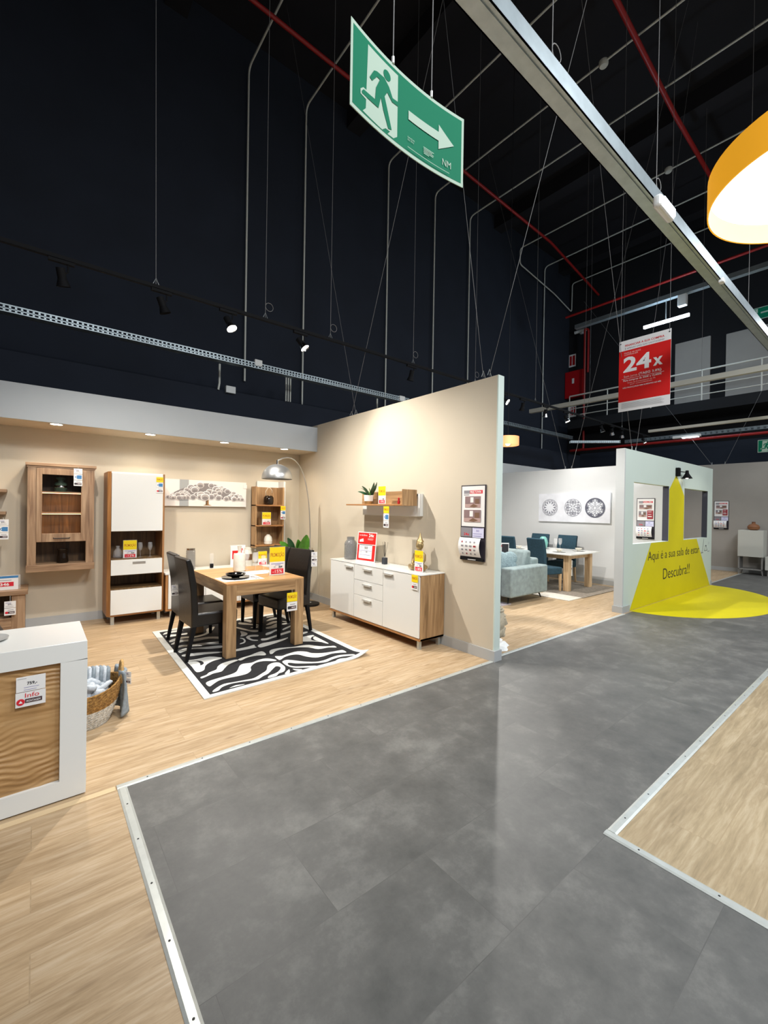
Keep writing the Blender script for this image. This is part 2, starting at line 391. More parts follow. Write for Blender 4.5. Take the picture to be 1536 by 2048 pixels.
def flat_layers(mb, layers, fmap, e=.0007, refine=0, e0=.0006):
    """flat printed areas laid on a face; fmap(x, z, off) -> 3-D"""
    off = e0
    for l in layers:
        k = l[0]; mi = l[-1]
        if k == 'r': vs = [(l[1], l[2]), (l[3], l[2]), (l[3], l[4]), (l[1], l[4])]; fs = [(0,1,2),(0,2,3)]
        elif k == 'p': vs = list(l[1]); fs = [tuple(t) for t in tessellate_polygon([[Vector((p[0], p[1], 0)) for p in vs]])]
        elif k == 'c':
            n = 28; vs = [(l[1] + l[3]*math.cos(2*PI*i/n), l[2] + (l[4] if len(l) > 5 else l[3])*math.sin(2*PI*i/n)) for i in range(n)]; fs = [(0, i, i+1) for i in range(1, n-1)]
        elif k == 'o':   # ring
            n = 40; vs = [(l[1] + r*math.cos(2*PI*i/n), l[2] + r*math.sin(2*PI*i/n)) for r in (l[3], l[4]) for i in range(n)]
            fs = [(i, (i+1) % n, n+(i+1) % n) for i in range(n)] + [(i, n+(i+1) % n, n+i) for i in range(n)]
        elif k == 'l':   # polyline stroke
            pts = l[1]; wd = l[2] / 2; vs = []; fs = []
            for a, b in zip(pts[:-1], pts[1:]):
                d = Vector((b[0]-a[0], b[1]-a[1])).normalized(); nn = Vector((-d.y, d.x)) * wd; b0 = len(vs)
                vs += [(a[0]-nn.x, a[1]-nn.y), (b[0]-nn.x, b[1]-nn.y), (b[0]+nn.x, b[1]+nn.y), (a[0]+nn.x, a[1]+nn.y)]; fs += [(b0, b0+1, b0+2), (b0, b0+2, b0+3)]
        elif k == 't':   # ('t', str, x, z, height, width|None, bold, mi): left/baseline anchored
            _, st, x, z_, h, wd, bold, mi = l
            tv, fs = text_tris(st, bold); x0 = min(v[0] for v in tv); x1 = max(v[0] for v in tv)
            s_ = h / .70; sx = wd / (x1 - x0) if wd else s_
            vs = [(x + (v[0]-x0)*sx, z_ + v[1]*s_) for v in tv]
        if refine:
            for _ in range(14):
                nf = []; big = False; vs = list(vs)
                for (a, b, c) in fs:
                    d = [math.dist(vs[a], vs[b]), math.dist(vs[b], vs[c]), math.dist(vs[c], vs[a])]
                    if max(d) > refine:
                        big = True; i = d.index(max(d)); p, q, r = ((a,b,c),(b,c,a),(c,a,b))[i]
                        vs.append(((vs[p][0]+vs[q][0])/2, (vs[p][1]+vs[q][1])/2)); k2 = len(vs)-1; nf += [(p, k2, r), (k2, q, r)]
                    else: nf.append((a, b, c))
                fs = nf
                if not big: break
        # orient all tris the same way
        out = []
        for (a, b, c) in fs:
            ar = (vs[b][0]-vs[a][0])*(vs[c][1]-vs[a][1]) - (vs[c][0]-vs[a][0])*(vs[b][1]-vs[a][1])
            if abs(ar) < 1e-12: continue
            out.append((a, b, c) if ar > 0 else (a, c, b))
        mb.add([fmap(v[0], v[1], off) for v in vs], out, mi)
        off += e
    return mb
def FRONT(x, z, off): return (x, -off, z)     # printed face looks towards -Y

def smooth_poly(pts, k=3):
    n = len(pts); out = []
    for i in range(n):
        p0, p1, p2, p3 = pts[i-1], pts[i], pts[(i+1) % n], pts[(i+2) % n]
        for j in range(k):
            t = j / k
            out.append(tuple(.5*((2*p1[a]) + (-p0[a]+p2[a])*t + (2*p0[a]-5*p1[a]+4*p2[a]-p3[a])*t*t + (-p0[a]+3*p1[a]-3*p2[a]+p3[a])*t**3) for a in (0, 1)))
    return out

# ================================================================== THE SHELL
WOODM = plank_material('light_oak_laminate', ('ac906c', 'c4a884', 'd4bc9c'))
WOODR = plank_material('beige_oak_laminate', ('9c8a6c', 'b09c7c', 'c0ae90'), rough=.45)
TILE = tile_material('grey_stone_vinyl')
XL, XR, YB, YF = -3.5, 16.8, 9.0, -4.5
# walkway
mb = MB()
mb.box((.385, .91, -.05), (3.7, 2.755, 0)); mb.box((3.7, .91, -.05), (11.66, 2.81, 0)); mb.box((11.66, .91, -.05), (XR, 2.93, 0)); mb.box((.385, YF, -.05), (2.17, .91, 0)); mb.box((14.97, 2.93, -.05), (XR, YB, 0))
struct(mb.build('floor', TILE), 'mottled dark grey vinyl walkway')
mb = MB()
mb.box((XL, YF, -.05), (.385, 2.755, 0)); mb.box((XL, 2.755, -.05), (3.7, YB, 0)); mb.box((3.7, 2.81, -.05), (11.66, YB, 0)); mb.box((11.66, 2.93, -.05), (14.97, YB, 0))
struct(mb.build('floor', WOODM), 'light oak laminate floor of the displays')
struct(B((2.17, YF, -.05), (XR, .91, 0)).build('floor', WOODR), 'beige oak laminate floor on the right')
def edge_trim(name, x0, y0, x1, y1, label):
    mb = MB(); L = Vector((x1-x0, y1-y0, 0)); u = L.normalized(); n = Vector((-u.y, u.x, 0)); wd = .023
    a = Vector((x0, y0, 0)); b = Vector((x1, y1, 0))
    prof = [(-wd, 0), (-wd, .002), (-wd*.55, .006), (wd*.55, .006), (wd, .002), (wd, 0)]
    vs = [tuple(a + n*p + Vector((0,0,h))) for p, h in prof] + [tuple(b + n*p + Vector((0,0,h))) for p, h in prof]
    mb.add(vs, [(i, i+1, 7+i, 6+i) for i in range(5)] + [(0,1,2,3,4,5)[::-1], (6,7,8,9,10,11)])
    k = int(L.length / .3)
    for i in range(k):
        p = a + u * (.15 + i*.3); mb.cyl((p.x, p.y, .0058), (p.x, p.y, .0066), .0045, 8, 1)
    struct(mb.build(name, [TRIMM, BLK]), label)
edge_trim('trim_1', .362, 2.74, 3.68, 2.74, 'silver edge strip along the first display')
edge_trim('trim_2', .385, YF, .385, 2.716, 'silver edge strip towards the viewer on the left')
struct(B((XL, 2.715, 0), (.355, 2.757, .0025)).build('trim_7', M('pale_wood_strip', 'd8bd94', .5)), 'flush pale wood strip across the oak floor on the left')
edge_trim('trim_3', 3.80, 2.80, 7.06, 2.82, 'silver edge strip before the second display')
edge_trim('trim_4', 2.19, .91, 12.5, .91, 'silver edge strip of the right platform')
edge_trim('trim_5', 2.17, .933, 2.17, YF, 'silver edge strip of the right platform corner')
edge_trim('trim_6', 11.66, 2.93, 14.95, 2.93, 'silver edge strip before the grey display')
# warehouse
struct(B((XL, YB, 0), (XR + .2, YB + .2, 11.6)).build('wall_back', NAVY), 'tall navy black warehouse wall')
struct(B((XR, YF, 0), (XR + .2, YB, 11.6)).build('wall_right', BLACKP), 'far black warehouse wall')
struct(B((XL - .2, YF, 0), (XL, YB + .2, 11.6)).build('wall_left', NAVY), 'navy black warehouse wall on the left')
mb = MB(); mb.box((XL, YF, 11.39), (XR, YB, 11.6))
for x in (1.8, 5.9, 11.8, 15.9): mb.box((x, YF, 10.95), (x + .4, YB, 11.4))
struct(mb.build('ceiling', CEILB), 'black warehouse ceiling with beams')
struct(B((XL, 8.2, 0), (16.4, YB, 3.74)).build('wall_back_ledge', NAVY, bevel=0), 'navy lower wall band behind the displays')
struct(B((16.3, YF, 0), (XR, 8.2, 3.8)).build('wall_right_ledge', NAVY), 'dark lower wall band at the far end')
# first display: back wall, soffit, partition
struct(B((XL, 7.0, 0), (3.69, 7.12, 2.91)).build('wall_display_back', BEIGE), 'beige back wall of the first display')
mb = MB(); mb.box((XL, 6.40, 2.505), (3.69, 7.0, 2.51), 1); mb.box((XL, 6.38, 2.505), (3.69, 6.40, 2.91), 0); mb.box((XL, 6.40, 2.89), (3.69, 7.12, 2.91), 0)
struct(mb.build('trim_soffit', [SOFF, BEIGE]), 'pale grey soffit box over the first display')
mb = MB(); mb.box((3.69, 2.74, 0), (3.735, 7.12, 2.955), 0); mb.box((3.735, 2.74, 0), (3.785, 7.12, 2.955), 1); mb.box((3.69, 2.725, 0), (3.785, 2.74, 2.955), 2)
struct(mb.build('wall_partition', [BEIGE, WHITEP, MINT]), 'beige partition wall between two displays')
mb = MB(); mb.box((XL, 6.985, 0), (3.675, 7.0, .11)); struct(mb.build('baseboard_back', SKIRT))
mb = MB(); mb.box((3.675, 2.7251, 0), (3.69, 7.0, .11)); mb.box((3.675, 2.708, 0), (3.80, 2.725, .11)); mb.box((3.785, 2.7251, 0), (3.80, 7.0, .11)); struct(mb.build('baseboard_partition', SKIRT))
# second display
struct(B((3.785, 6.97, 0), (12.4, 7.09, 2.84)).build('wall_second_back', WHITEP), 'pale back wall of the second display')
struct(B((9.6, 2.97, 0), (9.7, 6.97, 2.56)).build('wall_second_side', WHITEP), 'white side wall of the second display')
mb = MB(); mb.box((9.585, 2.98, 0), (9.6, 6.97, .1)); struct(mb.build('baseboard_second_side', SKIRT))
# wall with two openings and the yellow beam
def holed(mb, y0, y1, mi, X0=7.11, X1=11.65, Z1=2.56):
    W = [(7.44, 9.0), (9.83, 11.31)]; z0, z1 = 1.056, 2.057
    xs = [X0, 7.44, 9.0, 9.83, 11.31, X1]
    for i in range(5):
        if i in (1, 3):
            mb.box((xs[i], y0, 0), (xs[i+1], y1, z0), mi); mb.box((xs[i], y0, z1), (xs[i+1], y1, Z1), mi)
        else: mb.box((xs[i], y0, 0), (xs[i+1], y1, Z1), mi)
mb = MB(); holed(mb, 2.86, 2.96, 0)
mb.box((7.08, 2.855, 0), (7.11, 2.985, 2.56), 2)
for x0, x1 in ((7.44, 9.0), (9.83, 11.31)):      # dark painted reveals
    mb.box((x1 - .004, 2.8605, 1.056), (x1 + .001, 2.96, 2.057), 1)
    mb.box((x0 - .001, 2.8605, 1.056), (x0 + .004, 2.96, 2.057), 0)
struct(mb.build('wall_mint', [MINT, M('charcoal_reveal', '3a3a44', .7), GREYP]), 'pale mint wall with two square openings')
mb = MB(); mb.box((7.065, 2.8601, 0), (7.08, 3.0, .1)); mb.box((7.065, 2.845, 0), (7.34, 2.86, .1)); mb.box((11.58, 2.845, 0), (11.665, 2.86, .1)); struct(mb.build('baseboard_mint', SKIRT))
# yellow beam sticker on the wall (polygon with the openings cut out) and on the floor
def YW(x, z, off): return (x, 2.86 - off, z)
mb = MB()
poly_l = [(7.36, 0), (8.20, 1.05), (9.01, 1.05), (9.01, 2.0), (9.36, 2.29), (9.72, 2.0), (9.82, 1.9), (9.82, 1.05), (10.62, 1.05), (11.58, 0)]
flat_layers(mb, [('p', poly_l, 0)], YW)
tag(mb.build('wall_sticker', [YELV]), 'yellow light beam sticker on the pale mint wall', 'sticker')
t = thing('wall_lettering', 'dark Portuguese lettering across the yellow wall sticker', 'lettering', (8.07, 2.8575, .38))
def YL(x, z, off): return (x - 8.07, -off, z - .38)
def tw(st): v = text_tris(st, -.008)[0]; return max(a for a, _ in v) - min(a for a, _ in v)
_full = 'Aqui é a sua sala de estar'; _k = 2.72 / tw(_full); _pre = ''
for wd_ in _full.split(' '):
    _pre = (_pre + ' ' + wd_).strip(); ww = tw(wd_) * _k; mb = MB()
    flat_layers(mb, [('t', wd_, 8.07 + tw(_pre) * _k - ww, .755, .155, ww, -.008, 0)], YL, e0=.001, e=0); mb.build('word', [DINK], t)
for nm, LL in (('second_line', [('t', 'Descubra!!', 8.78, .375, .20, 1.42, -.008, 0)]),
  ('lamp_sketch', [('l', [(11.02, .80), (11.10, 1.03)], .012, 1), ('l', [(10.92, .74), (11.06, .75)], .014, 1), ('l', [(11.02, .80), (10.96, .75)], .012, 1)]),
  ('triangle_sketch', [('l', [(11.14, .78), (11.24, .90), (11.34, .78), (11.14, .78)], .010, 1), ('l', [(11.18, .88), (11.30, .88)], .01, 1)]), ('underline', [('l', [(11.36, .75), (11.50, .76)], .008, 1)]), ('tick', [('l', [(11.42, .90), (11.44, .96)], .008, 1)])):
    mb = MB(); flat_layers(mb, LL, YL, e0=.001, e=0); mb.build(nm, [DINK, INK], t)
n = 40; mb = MB(); mb.prism([(9.47 + 2.11*math.cos(PI + PI*i/n), 2.845 + 1.42*math.sin(PI + PI*i/n)) for i in range(n+1)], .0012, 'z', 0, .0004)
tag(mb.build('floor_sticker', [YELV]), 'yellow half round sticker on the grey floor', 'sticker')
# grey display wall far right
struct(B((14.97, YF, 0), (15.07, 7.0, 2.975)).build('wall_grey', TAUPE), 'taupe grey wall at the far right')
struct(B((14.955, YF, 0), (14.97, 7.0, .1)).build('baseboard_grey', SKIRT))
struct(B((9.7, 6.97, 0), (9.71, 6.975, .1)).build('baseboard_second_back', SKIRT))
# mezzanine with doors and railing
mb = MB(); mb.box((15.7, YF, 4.70), (XR, 8.4, 5.02)); struct(mb.build('trim_mezzanine', BLACKP), 'black mezzanine floor edge')
struct(B((16.74, 4.24, 5.02), (16.8, 5.22, 7.28)).build('door_1', TAUPE, bevel=.01), 'grey mezzanine door panel')
struct(B((16.74, -.5, 5.02), (16.8, 3.84, 7.2)).build('door_2', TAUPE, bevel=.01), 'wide grey mezzanine panel')
t = thing('railing', 'thin pale metal guard rail along the dark mezzanine edge', 'railing', (15.8, 8.4, 5.02))
for z_, r_ in ((.94, .028), (.45, .016), (.2, .016)):
    MB().cyl((0, 0, z_), (0, -12, z_), r_, 8).build('rail', PALEM, t, smooth=40)
for i in range(9): MB().cyl((0, -1.4*i, 0), (0, -1.4*i, .94), .02, 8).build('post', PALEM, t, smooth=40)

# ================================================================== CEILING SERVICES
def tube_obj(name, pts, r, mat, label, cat, group=None, n=8):
    p0 = Vector(pts[0]); mb = MB().tube([Vector(p) - p0 for p in pts], r, n)
    return tag(mb.build(name, mat, loc=p0, smooth=50), label, cat, group)
def bend(pts, r=.18):
    out = [Vector(pts[0])]
    for a, b, c in zip(pts[:-2], pts[1:-1], pts[2:]):
        a, b, c = Vector(a), Vector(b), Vector(c); u = (a-b).normalized(); v = (c-b).normalized()
        for t in (0, .25, .5, .75, 1): out.append((b+u*r)*(1-t)**2 + b*2*t*(1-t) + (b+v*r)*t*t)
    return out + [Vector(pts[-1])]
CW, CZ = 8.93, 10.75
for x, zb, lab in ((3.40, 4.2, 'leftmost pale conduit running up the tall navy wall'), (4.75, 3.75, 'pale conduit on the navy wall, second from the left'),
                   (7.20, 4.1, 'pale conduit on the navy wall rising behind the exit sign'), (8.95, 4.3, 'pale conduit on the navy wall just right of the exit sign lower edge'),
                   (10.50, 4.3, 'long pale conduit with a bend at the ceiling over the partition end'), (14.80, 3.78, 'rightmost pale conduit running down the navy wall')):
    tube_obj('conduit', bend([(x, CW, zb), (x, CW, CZ), (x - .02, YF, CZ)]), .021, ZINC, lab, 'conduit', 'pale conduits on the tall wall')
tube_obj('conduit', bend([(13.1, YF, CZ), (13.1, CW-.07, CZ), (13.1, CW-.07, 10.2), (15.4, CW-.07, 9.9), (16.7, CW-.07, 9.6), (16.72, CW-.07, 10.75), (16.7, YF, CZ)], .12), .021, ZINC, 'pale conduit looping across the dark corner near the ceiling', 'conduit', 'pale conduits on the tall wall')
for x, y, lab in ((8.96, 4.17, 'round pale junction box on a ceiling conduit near the big trunking'), (13.08, 4.32, 'round pale junction box on the ceiling conduit above the orange pendant')):
    tag(MB().lathe([(0, 0), (.07, .0), (.09, .03), (.09, .1), (.0, .12)], n=16).build('junction_box', ZINC, loc=(x, y, 10.68), smooth=40), lab, 'junction box')
tube_obj('sprinkler_pipe', [(XL, 7.25, 10.35), (6, 7.45, 10.35), (13, 7.65, 10.35), (16.7, 7.8, 9.9)], .04, RED, 'long red pipe running under the ceiling from above the exit sign', 'pipe')
tube_obj('sprinkler_pipe', [(4, 3.3, 10.5), (11.1, 3.55, 10.5), (16.7, 3.6, 10.5)], .05, RED, 'red ceiling pipe passing behind the orange pendant lamp', 'pipe')
tube_obj('sprinkler_pipe', [(14.5, 7.9, 8.42), (14.5, -2, 8.5)], .04, RED, 'red cross pipe high before the far black wall', 'pipe')
tube_obj('fire_main', bend([(15.2, YF, 3.73), (15.2, 8.05, 3.80), (16.33, 8.1, 3.98), (16.33, 8.12, 8.6), (16.62, 8.12, 8.66), (16.62, 8.12, 7.0)], .1), .042, RED, 'red fire pipe rising in the corner and crossing above the far wall', 'pipe')
# fire hose cabinet
t = thing('fire_hose_cabinet', 'red fire hose cabinet in the dark corner of the mezzanine', 'fire cabinet', (16.7, 8.98, 6.1))
MB().box((-.2, -.70, 0), (.08, 0, 1.05)).build('body', REDBOX, t, bevel=.01); MB().box((-.215, -.38, .55), (-.2, -.3, .75)).build('handle', WHITE, t)
mb = MB(); mb.box((-.012, -.28, 0), (0, 0, .50), 0); mb.box((-.014, -.25, .06), (-.012, -.15, .44), 1); mb.box((-.014, -.12, .06), (-.012, -.03, .44), 1)
tag(mb.build('fire_equipment_sign', [PAPER, REDBOX], loc=(16.8, 8.98, 7.42)), 'small red and white fire sign above the red hose cabinet', 'sign')
mb = MB(); mb.box((-.01, -.33, 0), (0, 0, .42), 0)
for k in range(3): mb.box((-.013, -.3 + k*.1, .04), (-.01, -.24 + k*.1, .38), 1)
tag(mb.build('fire_equipment_sign', [PAPER, REDBOX], loc=(16.8, 8.98, 5.40)), 'red and white notice below the red hose cabinet', 'sign')
t = thing('security_camera', 'small white security camera high beside the red riser', 'camera', (16.65, 8.45, 8.62))
MB().box((-.05, -.06, 0), (.15, .06, .14)).build('bracket', WHITE, t, bevel=.01); MB().cyl((-.05, .2, .06), (-.1, -.28, .04), .06, 12).build('housing', WHITE, t, smooth=40)

# suspended trunking: steel beam over the walkway
mb = MB(); mb.box((-1.5, 1.365, 4.08), (12.5, 1.372, 4.20)); mb.box((-1.5, 1.478, 4.08), (12.5, 1.485, 4.20)); mb.box((-1.5, 1.365, 4.08), (12.5, 1.485, 4.087)); mb.box((-1.5, 1.395, 4.072), (12.5, 1.40, 4.08))
o = mb.build('trunking', STEEL); tag(o, 'large galvanised lighting trunking running overhead along the walkway', 'trunking')
def cable_tray(name, p0, L, rotz, label, wdt=.12, h=.06, n=120):
    mb = MB(); mb.box((0, -wdt/2, 0), (L, wdt/2, .003)); 
    for s in (-1, 1):
        y = s*wdt/2; mb.box((0, y-.0015, h-.016), (L, y+.0015, h)); mb.box((0, y-.0015, 0), (L, y+.0015, .012)); mb.box((0, y-.0015, h*.42), (L, y+.0015, h*.42+.008))
        st = L / n
        for i in range(n): mb.box((i*st, y-.0015, .010), (i*st + st*.38, y+.0015, h-.014))
    return tag(mb.build(name, [STEEL], loc=p0, rotz=rotz), label, 'cable tray')
cable_tray('cable_tray', (XL, 7.6, 4.06), 10.3, 0, 'perforated steel cable tray running along the navy wall', .14, .10, 170)
cable_tray('cable_tray', (6.8, 7.6, 4.04), 7.4, math.radians(-1), 'perforated steel cable tray behind the partition end towards the corner', .14, .10, 90)
cable_tray('cable_tray', (14.1, 7.45, 3.9), 1.6, math.radians(-45), 'short angled cable tray in the dark corner', .14, .08, 24)
cable_tray('cable_tray', (15.4, 6.2, 3.90), 12, -PI/2, 'steel cable tray crossing below the mezzanine', .14, .10, 90)
tag(B((11.94, -3.0, 4.62), (12.06, 7.66, 4.74)).build('trunking', PALEM, bevel=.008), 'silver trunking crossing in front of the mezzanine railing', 'trunking')
tag(B((12.0, -3.0, 3.60), (12.08, 4.3, 3.66)).build('trunking', PALEM), 'thin silver trunking crossing above the mint wall', 'trunking')
tag(B((13.4, -3.0, 7.44), (13.55, 7.0, 7.56)).build('trunking', STEEL), 'highest silver trunking above the lit tube light', 'trunking')
for x, z_, dx, y, lab in ((3.05, 4.14, .14, 7.52, 'white junction box on the cable tray right of the leftmost conduit'), (6.5, 4.10, .16, 7.52, 'white junction box at the cable tray above the partition top')):
    tag(B((x, y, z_ - .03), (x + dx, y + .06, z_ + .08)).build('junction_box', WHITE, bevel=.008), lab, 'junction box')
tag(B((2.75, 8.13, 3.69), (2.93, 8.2, 3.82)).build('junction_box', WHITE, bevel=.008), 'white box on the navy ledge under the cable tray', 'junction box')
for i in range(3): tube_obj('drop_pipe', [(3.98 + .05*i, 8.18, 3.74), (3.98 + .05*i, 8.18, 4.25)], .014, ZINC, ('left', 'middle', 'right')[i] + ' one of three thin pale pipes side by side under the cable tray', 'pipe', 'three short pipes under the tray')
tube_obj('drop_pipe', [(2.62, 8.18, 3.72), (2.64, 8.18, 3.85), (2.64, 8.18, 4.2)], .02, ZINC, 'single short pale pipe under the tray above the white box', 'pipe')
tube_obj('drop_pipe', [(6.35, 8.18, 3.72), (6.35, 8.18, 4.2)], .02, ZINC, 'single short pale pipe under the tray by the partition top', 'pipe')

# track rail
TY, TZ = 5.05, 3.83
mb = MB(); mb.box((XL, TY-.018, TZ), (14.2, TY+.018, TZ+.035)); mb.box((XL, TY-.012, TZ-.004), (14.2, TY+.012, TZ))
tag(mb.build('lighting_track', BLKP), 'long black lighting track suspended above the displays', 'track')
def spotlight(x, aim, lit, label, z=TZ, y=TY, hook=True):
    t = thing('track_spotlight', label, 'spotlight', (x, y, z), 0, 'spotlights on the black track')
    MB().box((-.10, -.018, -.035), (.10, .018, -.006)).build('adapter', BLKP, t, bevel=.003)
    MB().tube([(.05, 0, -.03), (.05, 0, -.10), (.03, 0, -.12)], .008, 6).build('arm', BLKP, t)
    d = Vector(aim).normalized(); c0 = Vector((0, 0, -.13)) - d*.05; c1 = c0 + d*.09; c2 = c1 + d*.07
    mb = MB(); mb.cyl(c0, c1, .036, 16); h = mb.build('head', BLKP, t, smooth=40)
    mb = MB(); rr = [mb.ring(c, d, r, 16) for c, r in ((c1, .036), (c2, .058))]
    mb.add(rr[0] + rr[1], [(i, (i+1) % 16, 16+(i+1) % 16, 16+i) for i in range(16)]); mb.build('reflector', CHROME if lit else BLKP, h, smooth=True)
    if lit: MB().cyl(c1 + d*.05, c1 + d*.054, .051, 16).build('lens', EM_W, h)
    return t
spotlight(.172, (.2, .3, -1), False, 'unlit black track spotlight at the far left')
spotlight(1.02, (.4, .1, -1), False, 'unlit black track spotlight, second from the left')
spotlight(1.72, (.3, -.5, -1), True, 'lit track spotlight left of the pale conduits')
spotlight(2.65, (.5, -.55, -1), True, 'lit track spotlight right of the leftmost conduit')
spotlight(4.6, (0, .3, -1), False, 'unlit black track spotlight just above the partition top')
spotlight(7.0, (.2, -.9, -.6), True, 'lit track spotlight right beside the partition end')
spotlight(7.65, (.1, .3, -1), False, 'unlit track spotlight right of the partition end')
spotlight(8.5, (.1, .2, -1), True, 'lit track spotlight below the silver trunking, left one')
spotlight(9.35, (.1, -.4, -1), True, 'lit track spotlight below the silver trunking, right one')
spotlight(11.1, (.2, -.3, -1), True, 'lit track spotlight above the white side wall')
spotlight(11.7, (.5, .1, -1), True, 'lit track spotlight left of the mint wall top')
spotlight(12.3, (.5, .1, -1), True, 'lit track spotlight at the mint wall corner')
spotlight(13.75, (.1, -.5, -1), True, 'rightmost lit track spotlight above the mint wall')

# hanging wires
def wire(p0, p1, label, group='steel suspension wires', r=.0028, ring=False):
    t = thing('suspension_wire', label, 'wire', p1, 0, group)
    d = Vector(p0) - Vector(p1)
    MB().cyl((0,0,0), d, r, 6).build('cable', WIREM, t)
    MB().tube([(-.03, 0, 0), (0, 0, .07), (.03, 0, 0)], .003, 5).build('clip', ALU, t)
    if ring: MB().tube([(.05 + .05*math.cos(a), 0, .15 + .05*math.sin(a)) for a in [2*PI*i/14 for i in range(14)]], .003, 5, closed=True).build('coil', WIREM, t)
wire((.88, TY, 11.39), (.965, TY, 3.865), 'wire holding the black track left of the lit spotlights', ring=False)
wire((2.17, TY, 11.39), (2.17, TY, 3.865), 'coiled wire holding the black track between the two lit spotlights', ring=True)
wire((3.1, TY, 11.39), (3.1, TY, 3.865), 'coiled wire holding the black track right of the lit spotlights', ring=True)
wire((4.63, TY, 11.39), (4.63, TY, 3.865), 'coiled wire holding the black track above the partition', ring=True)
wire((6.15, TY, 11.39), (6.15, TY, 3.865), 'coiled wire holding the black track near the partition end', ring=True)
wire((8.1, TY, 11.39), (8.1, TY, 3.865), 'wire holding the black track right of the partition end')
wire((10.2, TY, 11.39), (10.2, TY, 3.865), 'wire holding the black track above the second display')
wire((12.3, TY, 11.39), (12.3, TY, 3.865), 'wire holding the black track above the mint wall')
for (a, b, lab) in (((3.74, 4.2, 11.39), (3.74, 2.96, 2.99), 'slanted wire tying the partition end, left one'), ((3.74, .2, 11.39), (3.74, 2.88, 2.99), 'slanted wire tying the partition end, right one'),
                    ((3.74, 7.9, 11.39), (3.74, 5.33, 2.97), 'slanted wire tying the partition by the soffit, left one'), ((3.74, 3.3, 8.6), (3.74, 5.45, 2.97), 'slanted wire tying the partition by the soffit, right one'),
                    ((9.65, 7.6, 11.39), (9.65, 5.2, 2.56), 'slanted wire tying the white side wall, left one'), ((9.65, 2.9, 11.39), (9.65, 5.05, 2.56), 'slanted wire tying the white side wall, right one'),
                    ((4.6, 2.9, 11.39), (7.45, 2.9, 2.56), 'slanted wire tying the mint wall end, left one'), ((10.2, 2.9, 11.39), (7.6, 2.9, 2.56), 'slanted wire tying the mint wall end, right one'),
                    ((14.97, 7.5, 9), (14.97, 3.7, 2.97), 'slanted wire tying the grey wall, left one'), ((14.97, 1, 9), (14.97, 3.4, 2.97), 'slanted wire tying the grey wall, right one')):
    wire(a, b, lab, 'slanted tie wires on the display walls')
wire((2.4, 1.425, 11.39), (2.4, 1.425, 4.2), 'coiled wire holding the overhead trunking near the exit sign', ring=True)
wire((4.05, 1.425, 11.39), (4.05, 1.425, 4.2), 'coiled wire holding the overhead trunking by the floodlight', ring=True)
wire((7.2, 1.425, 11.39), (7.2, 1.425, 4.2), 'wire holding the far part of the overhead trunking')
wire((12.0, 5.8, 11.39), (12.0, 5.8, 4.74), 'wire holding the silver cross trunking, left one')
wire((12.0, 3.2, 11.39), (12.0, 3.2, 4.74), 'wire holding the silver cross trunking, right one')
wire((13.47, 4.6, 11.39), (13.47, 4.6, 7.56), 'wire holding the highest silver trunking')

# floodlight on the trunking and far lights
t = thing('floodlight', 'small bright emergency floodlight fixed on the overhead trunking', 'light', (3.95, 1.33, 4.02))
MB().box((-.16, -.035, -.045), (.16, .035, .06)).build('housing', WHITE, t, bevel=.03, seg=4); MB().box((-.12, -.046, -.03), (.12, -.034, .035)).build('lens', EM_C, t, bevel=.02)
t = thing('tube_light', 'lit white tube light hanging before the black far wall', 'light', (13.5, 5.0, 6.87))
MB().cyl((0, 0, 0), (0, -1.1, 0), .045, 12).build('tube', EM_C, t, smooth=40); MB().box((-.012, -.56, .04), (.012, -.54, .57)).build('hanger', ALU, t)
lamp('POINT', 'tube_glow', (13.5, 4.45, 6.7), (13.5, 4.45, 0), 130, (.6, .8, 1), .3)
t = thing('emergency_light', 'small lit emergency light under the cross tray above the mint wall', 'light', (14.86, 4.3, 3.8))
MB().box((-.05, -.35, 0), (.05, .35, .08)).build('housing', WHITE, t, bevel=.01); MB().box((-.06, -.3, -.01), (.04, .1, .0)).build('lens', EM_C, t)
tag(B((13.40, 3.95, 7.14), (13.54, 4.15, 7.44)).build('junction_box', WHITE, bevel=.01), 'white box under the highest silver trunking', 'junction box')
tag(B((5.70, 1.34, 4.05), (5.78, 1.39, 4.10)).build('junction_box', WHITE, bevel=.01), 'tiny white fitting on the overhead trunking', 'fitting')

# ------------------------------------------------------------------ hanging exit sign (bowed plate)
EXW, EXH, BOW = .628, .30, .028
def EX(x, z, off):
    u = x / EXW; P = Vector((.628*u, .038*u + BOW*4*u*(1-u), .036*u + z)); nn = Vector((.06 - .18*(u-.5)*0, -1, 0)).normalized()
    return tuple(P + nn*(off))
t = thing('exit_sign', 'large green running man exit sign with right arrow hanging overhead', 'exit sign', (.828, 1.245, 2.94))
mb = MB(); n = 20
vs = []; 
for i in range(n+1):
    x = EXW*i/n; vs += [EX(x, 0, 0), EX(x, EXH, 0), EX(x, EXH, -.003), EX(x, 0, -.003)]
fs = []
for i in range(n):
    a = 4*i; fs += [(a, a+4, a+5, a+1), (a+2, a+6, a+7, a+3), (a+1, a+5, a+6, a+2), (a, a+3, a+7, a+4)]
fs += [(0, 1, 2, 3), (4*n, 4*n+3, 4*n+2, 4*n+1)]
mb.add(vs, fs, 1)
G, Lm = 0, 1
man = [(.0953,.1619),(.1175,.2008),(.1329,.2084),(.1722,.2125),(.1992,.1942),(.2186,.1662),(.2483,.1698),(.2487,.1531),(.2163,.1499),(.1891,.1692),(.1748,.1453),(.1905,.1079),(.216,.0441),(.1974,.0387),(.1697,.0911),(.1556,.129),(.1436,.0816),(.0577,.0777),(.0556,.0831),(.0653,.0959),(.1249,.1014),(.1291,.1469),(.149,.1893),(.1333,.1891),(.1082,.1571)]
